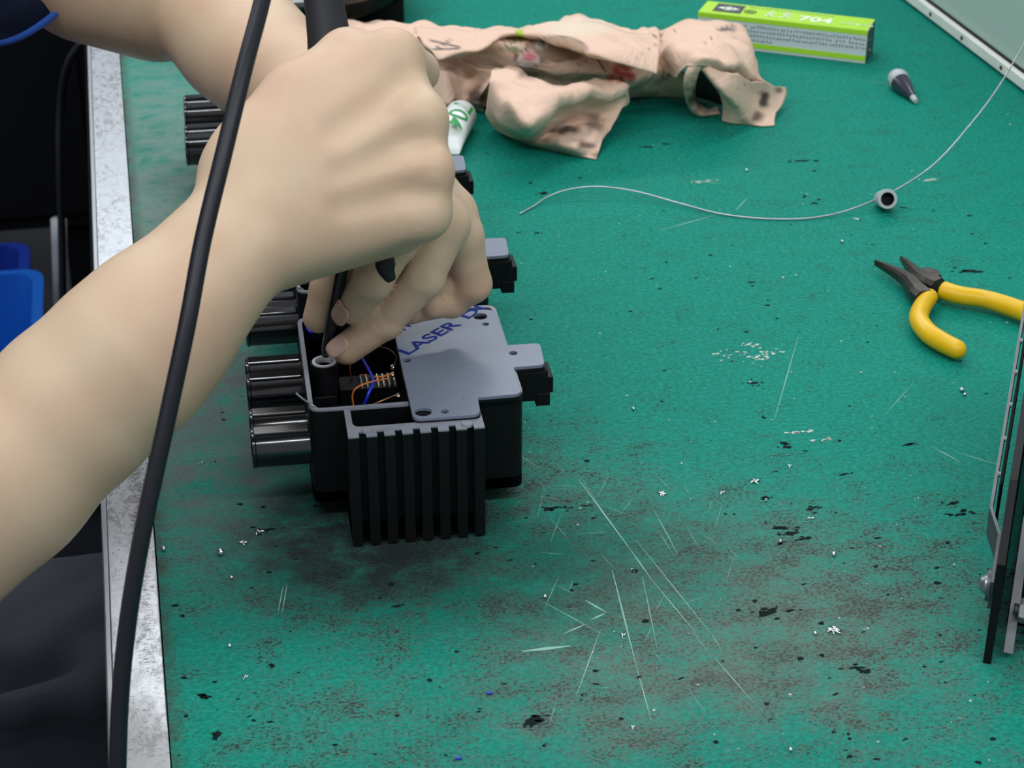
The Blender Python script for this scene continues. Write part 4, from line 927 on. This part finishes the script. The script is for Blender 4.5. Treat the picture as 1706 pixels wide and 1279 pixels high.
for a in [(1103, 823, 7, .0022, 'flat white solder splash right of the nearest housing'), (1203, 821, 3, .0018, 'small curved solder splash beside the flat white one'), (1258, 803, 4, .0028, 'four-legged solder splash above the black flake'), (1276, 832, 3, .0012, 'small solder splash lying on a black flake'),
          (1316, 777, 3, .0018, 'slanted solder splash beyond the four-legged one'), (1352, 864, 2, .0018, 'short solder splinter in the lower right'), (1390, 1051, 8, .0028, 'spiky crab-like solder splash'), (1038, 1059, 3, .0018, 'wishbone-shaped solder splash on the worn area'),
          (1427, 366, 4, .0020, 'solder splash just left of the grey cap'), (1305, 463, 3, .0014, 'solder splash in the upper middle of the mat'), (1250, 637, 3, .0012, 'tiny solder splash below the pale rubbed patch'), (405, 905, 4, .0024, 'jagged solder splash left of the finned block'), (432, 886, 3, .0024, 'thin solder splash closest to the port end'), (410, 1128, 3, .0016, 'solder sliver in the near left of the mat'),
          (1054, 1212, 3, .0014, 'solder splash at the near middle of the bench'), (336, 772, 2, .0014, 'solder sliver beside the forearm and cord')]: splash(*a)
for u, v, lab in ((765, 1264, 'blue plastic chip at the near edge of view'), (815, 1156, 'small blue plastic chip on the dark worn area')):
    bm = bmesh.new(); flake(bm, (0, 0), .0016, .6, 0, .0010, .0009); o = obj('plastic_chip', bm, M['bone']); p = P(u, v); o.location = (p[0], p[1], TZ); tag(o, lab, 'chip')

# ------------------------------------------------------------------ below the bench at left
def bin_(name, x0, x1, y0, y1, z0, z1, ma, lab):
    t = thing(name, ((x0 + x1) / 2, (y0 + y1) / 2, z0), lab, 'bin'); a, b = (x1 - x0) / 2, (y1 - y0) / 2; h = z1 - z0
    def rect(k, e=0): return roundpoly([(-a * k + e, -b * k + e), (a * k - e, -b * k + e), (a * k - e, b * k - e), (-a * k + e, b * k - e)], .03)
    bm = bmesh.new(); rows = [[bm.verts.new((p[0], p[1], z)) for p in rect(k, e)] for k, z, e in ((.82, 0, 0), (1, h - .01, 0), (1.04, h - .008, 0), (1.04, h, 0), (1, h, .004), (.82, .008, .004))]
    for r, q in zip(rows, rows[1:]):
        for i in range(len(r)): j = (i + 1) % len(r); bm.faces.new((r[i], r[j], q[j], q[i]))
    bm.faces.new(rows[0][::-1]); bm.faces.new(rows[-1]); auto(obj('tub_wall', bm, ma, t), 40); return t
bin_('plastic_bin', -.72, -.322, .92, 1.21, 0, .28, M['bin'], 'bright blue plastic bin on the floor beside the bench')
bin_('plastic_bin', -.80, -.345, 1.26, 1.38, 0, .24, M['bin2'], 'darker blue plastic bin behind the bright blue one')
cb = thing('floor_cabinet', (-.5, 1.69, 0), 'black cabinet on legs standing beyond the blue bins', 'cabinet')
obj('cabinet_body', B((-.5, -.18, .20), (.26, .3, .85)), M['cabinet'], cb)
for x in (-.46, .22):
    for y in (-.14, .26): obj('leg', B((x - .02, y - .02, 0), (x + .02, y + .02, .20)), M['cabinet'], cb)
obj('cabinet_door', B((-.48, -.19, .22), (.24, -.18, .83), .002), M['cabinet'], cb)
dc = thing('drawer_unit', (-.19, .60, 0), 'black drawer unit tucked under the aluminium bench edge', 'drawers')
obj('carcass', B((-.045, -.28, .05), (.30, .5, .62)), M['cabinet'], dc)
obj('plinth', B((-.035, -.26, 0), (.28, .48, .05)), M['cabinet'], dc)
lg = catmull([(-.315, 1.236, .0), (-.305, 1.236, .16), (-.292, 1.236, .33)], 6); st = thing('leaning_rod', (-.315, 1.236, 0), 'pale grey rod leaning behind the bright blue bin', 'rod')
obj('rod', tube(bmesh.new(), [Vector(p) - st.location for p in lg], .009, 12), M['frost'], st, True)
hc = catmull([Q(136, 70, 1.9), Q(112, 110, 1.92), Q(101, 180, 1.95), Q(100, 280, 1.97), Q(103, 390, 2.0), Q(105, 520, 2.03)], 8)
tag(obj('hanging_cable', tube(bmesh.new(), hc, .004, 8), M['cable'], None, True), 'thin dark cable hanging in the shadow left of the bench edge', 'cable')
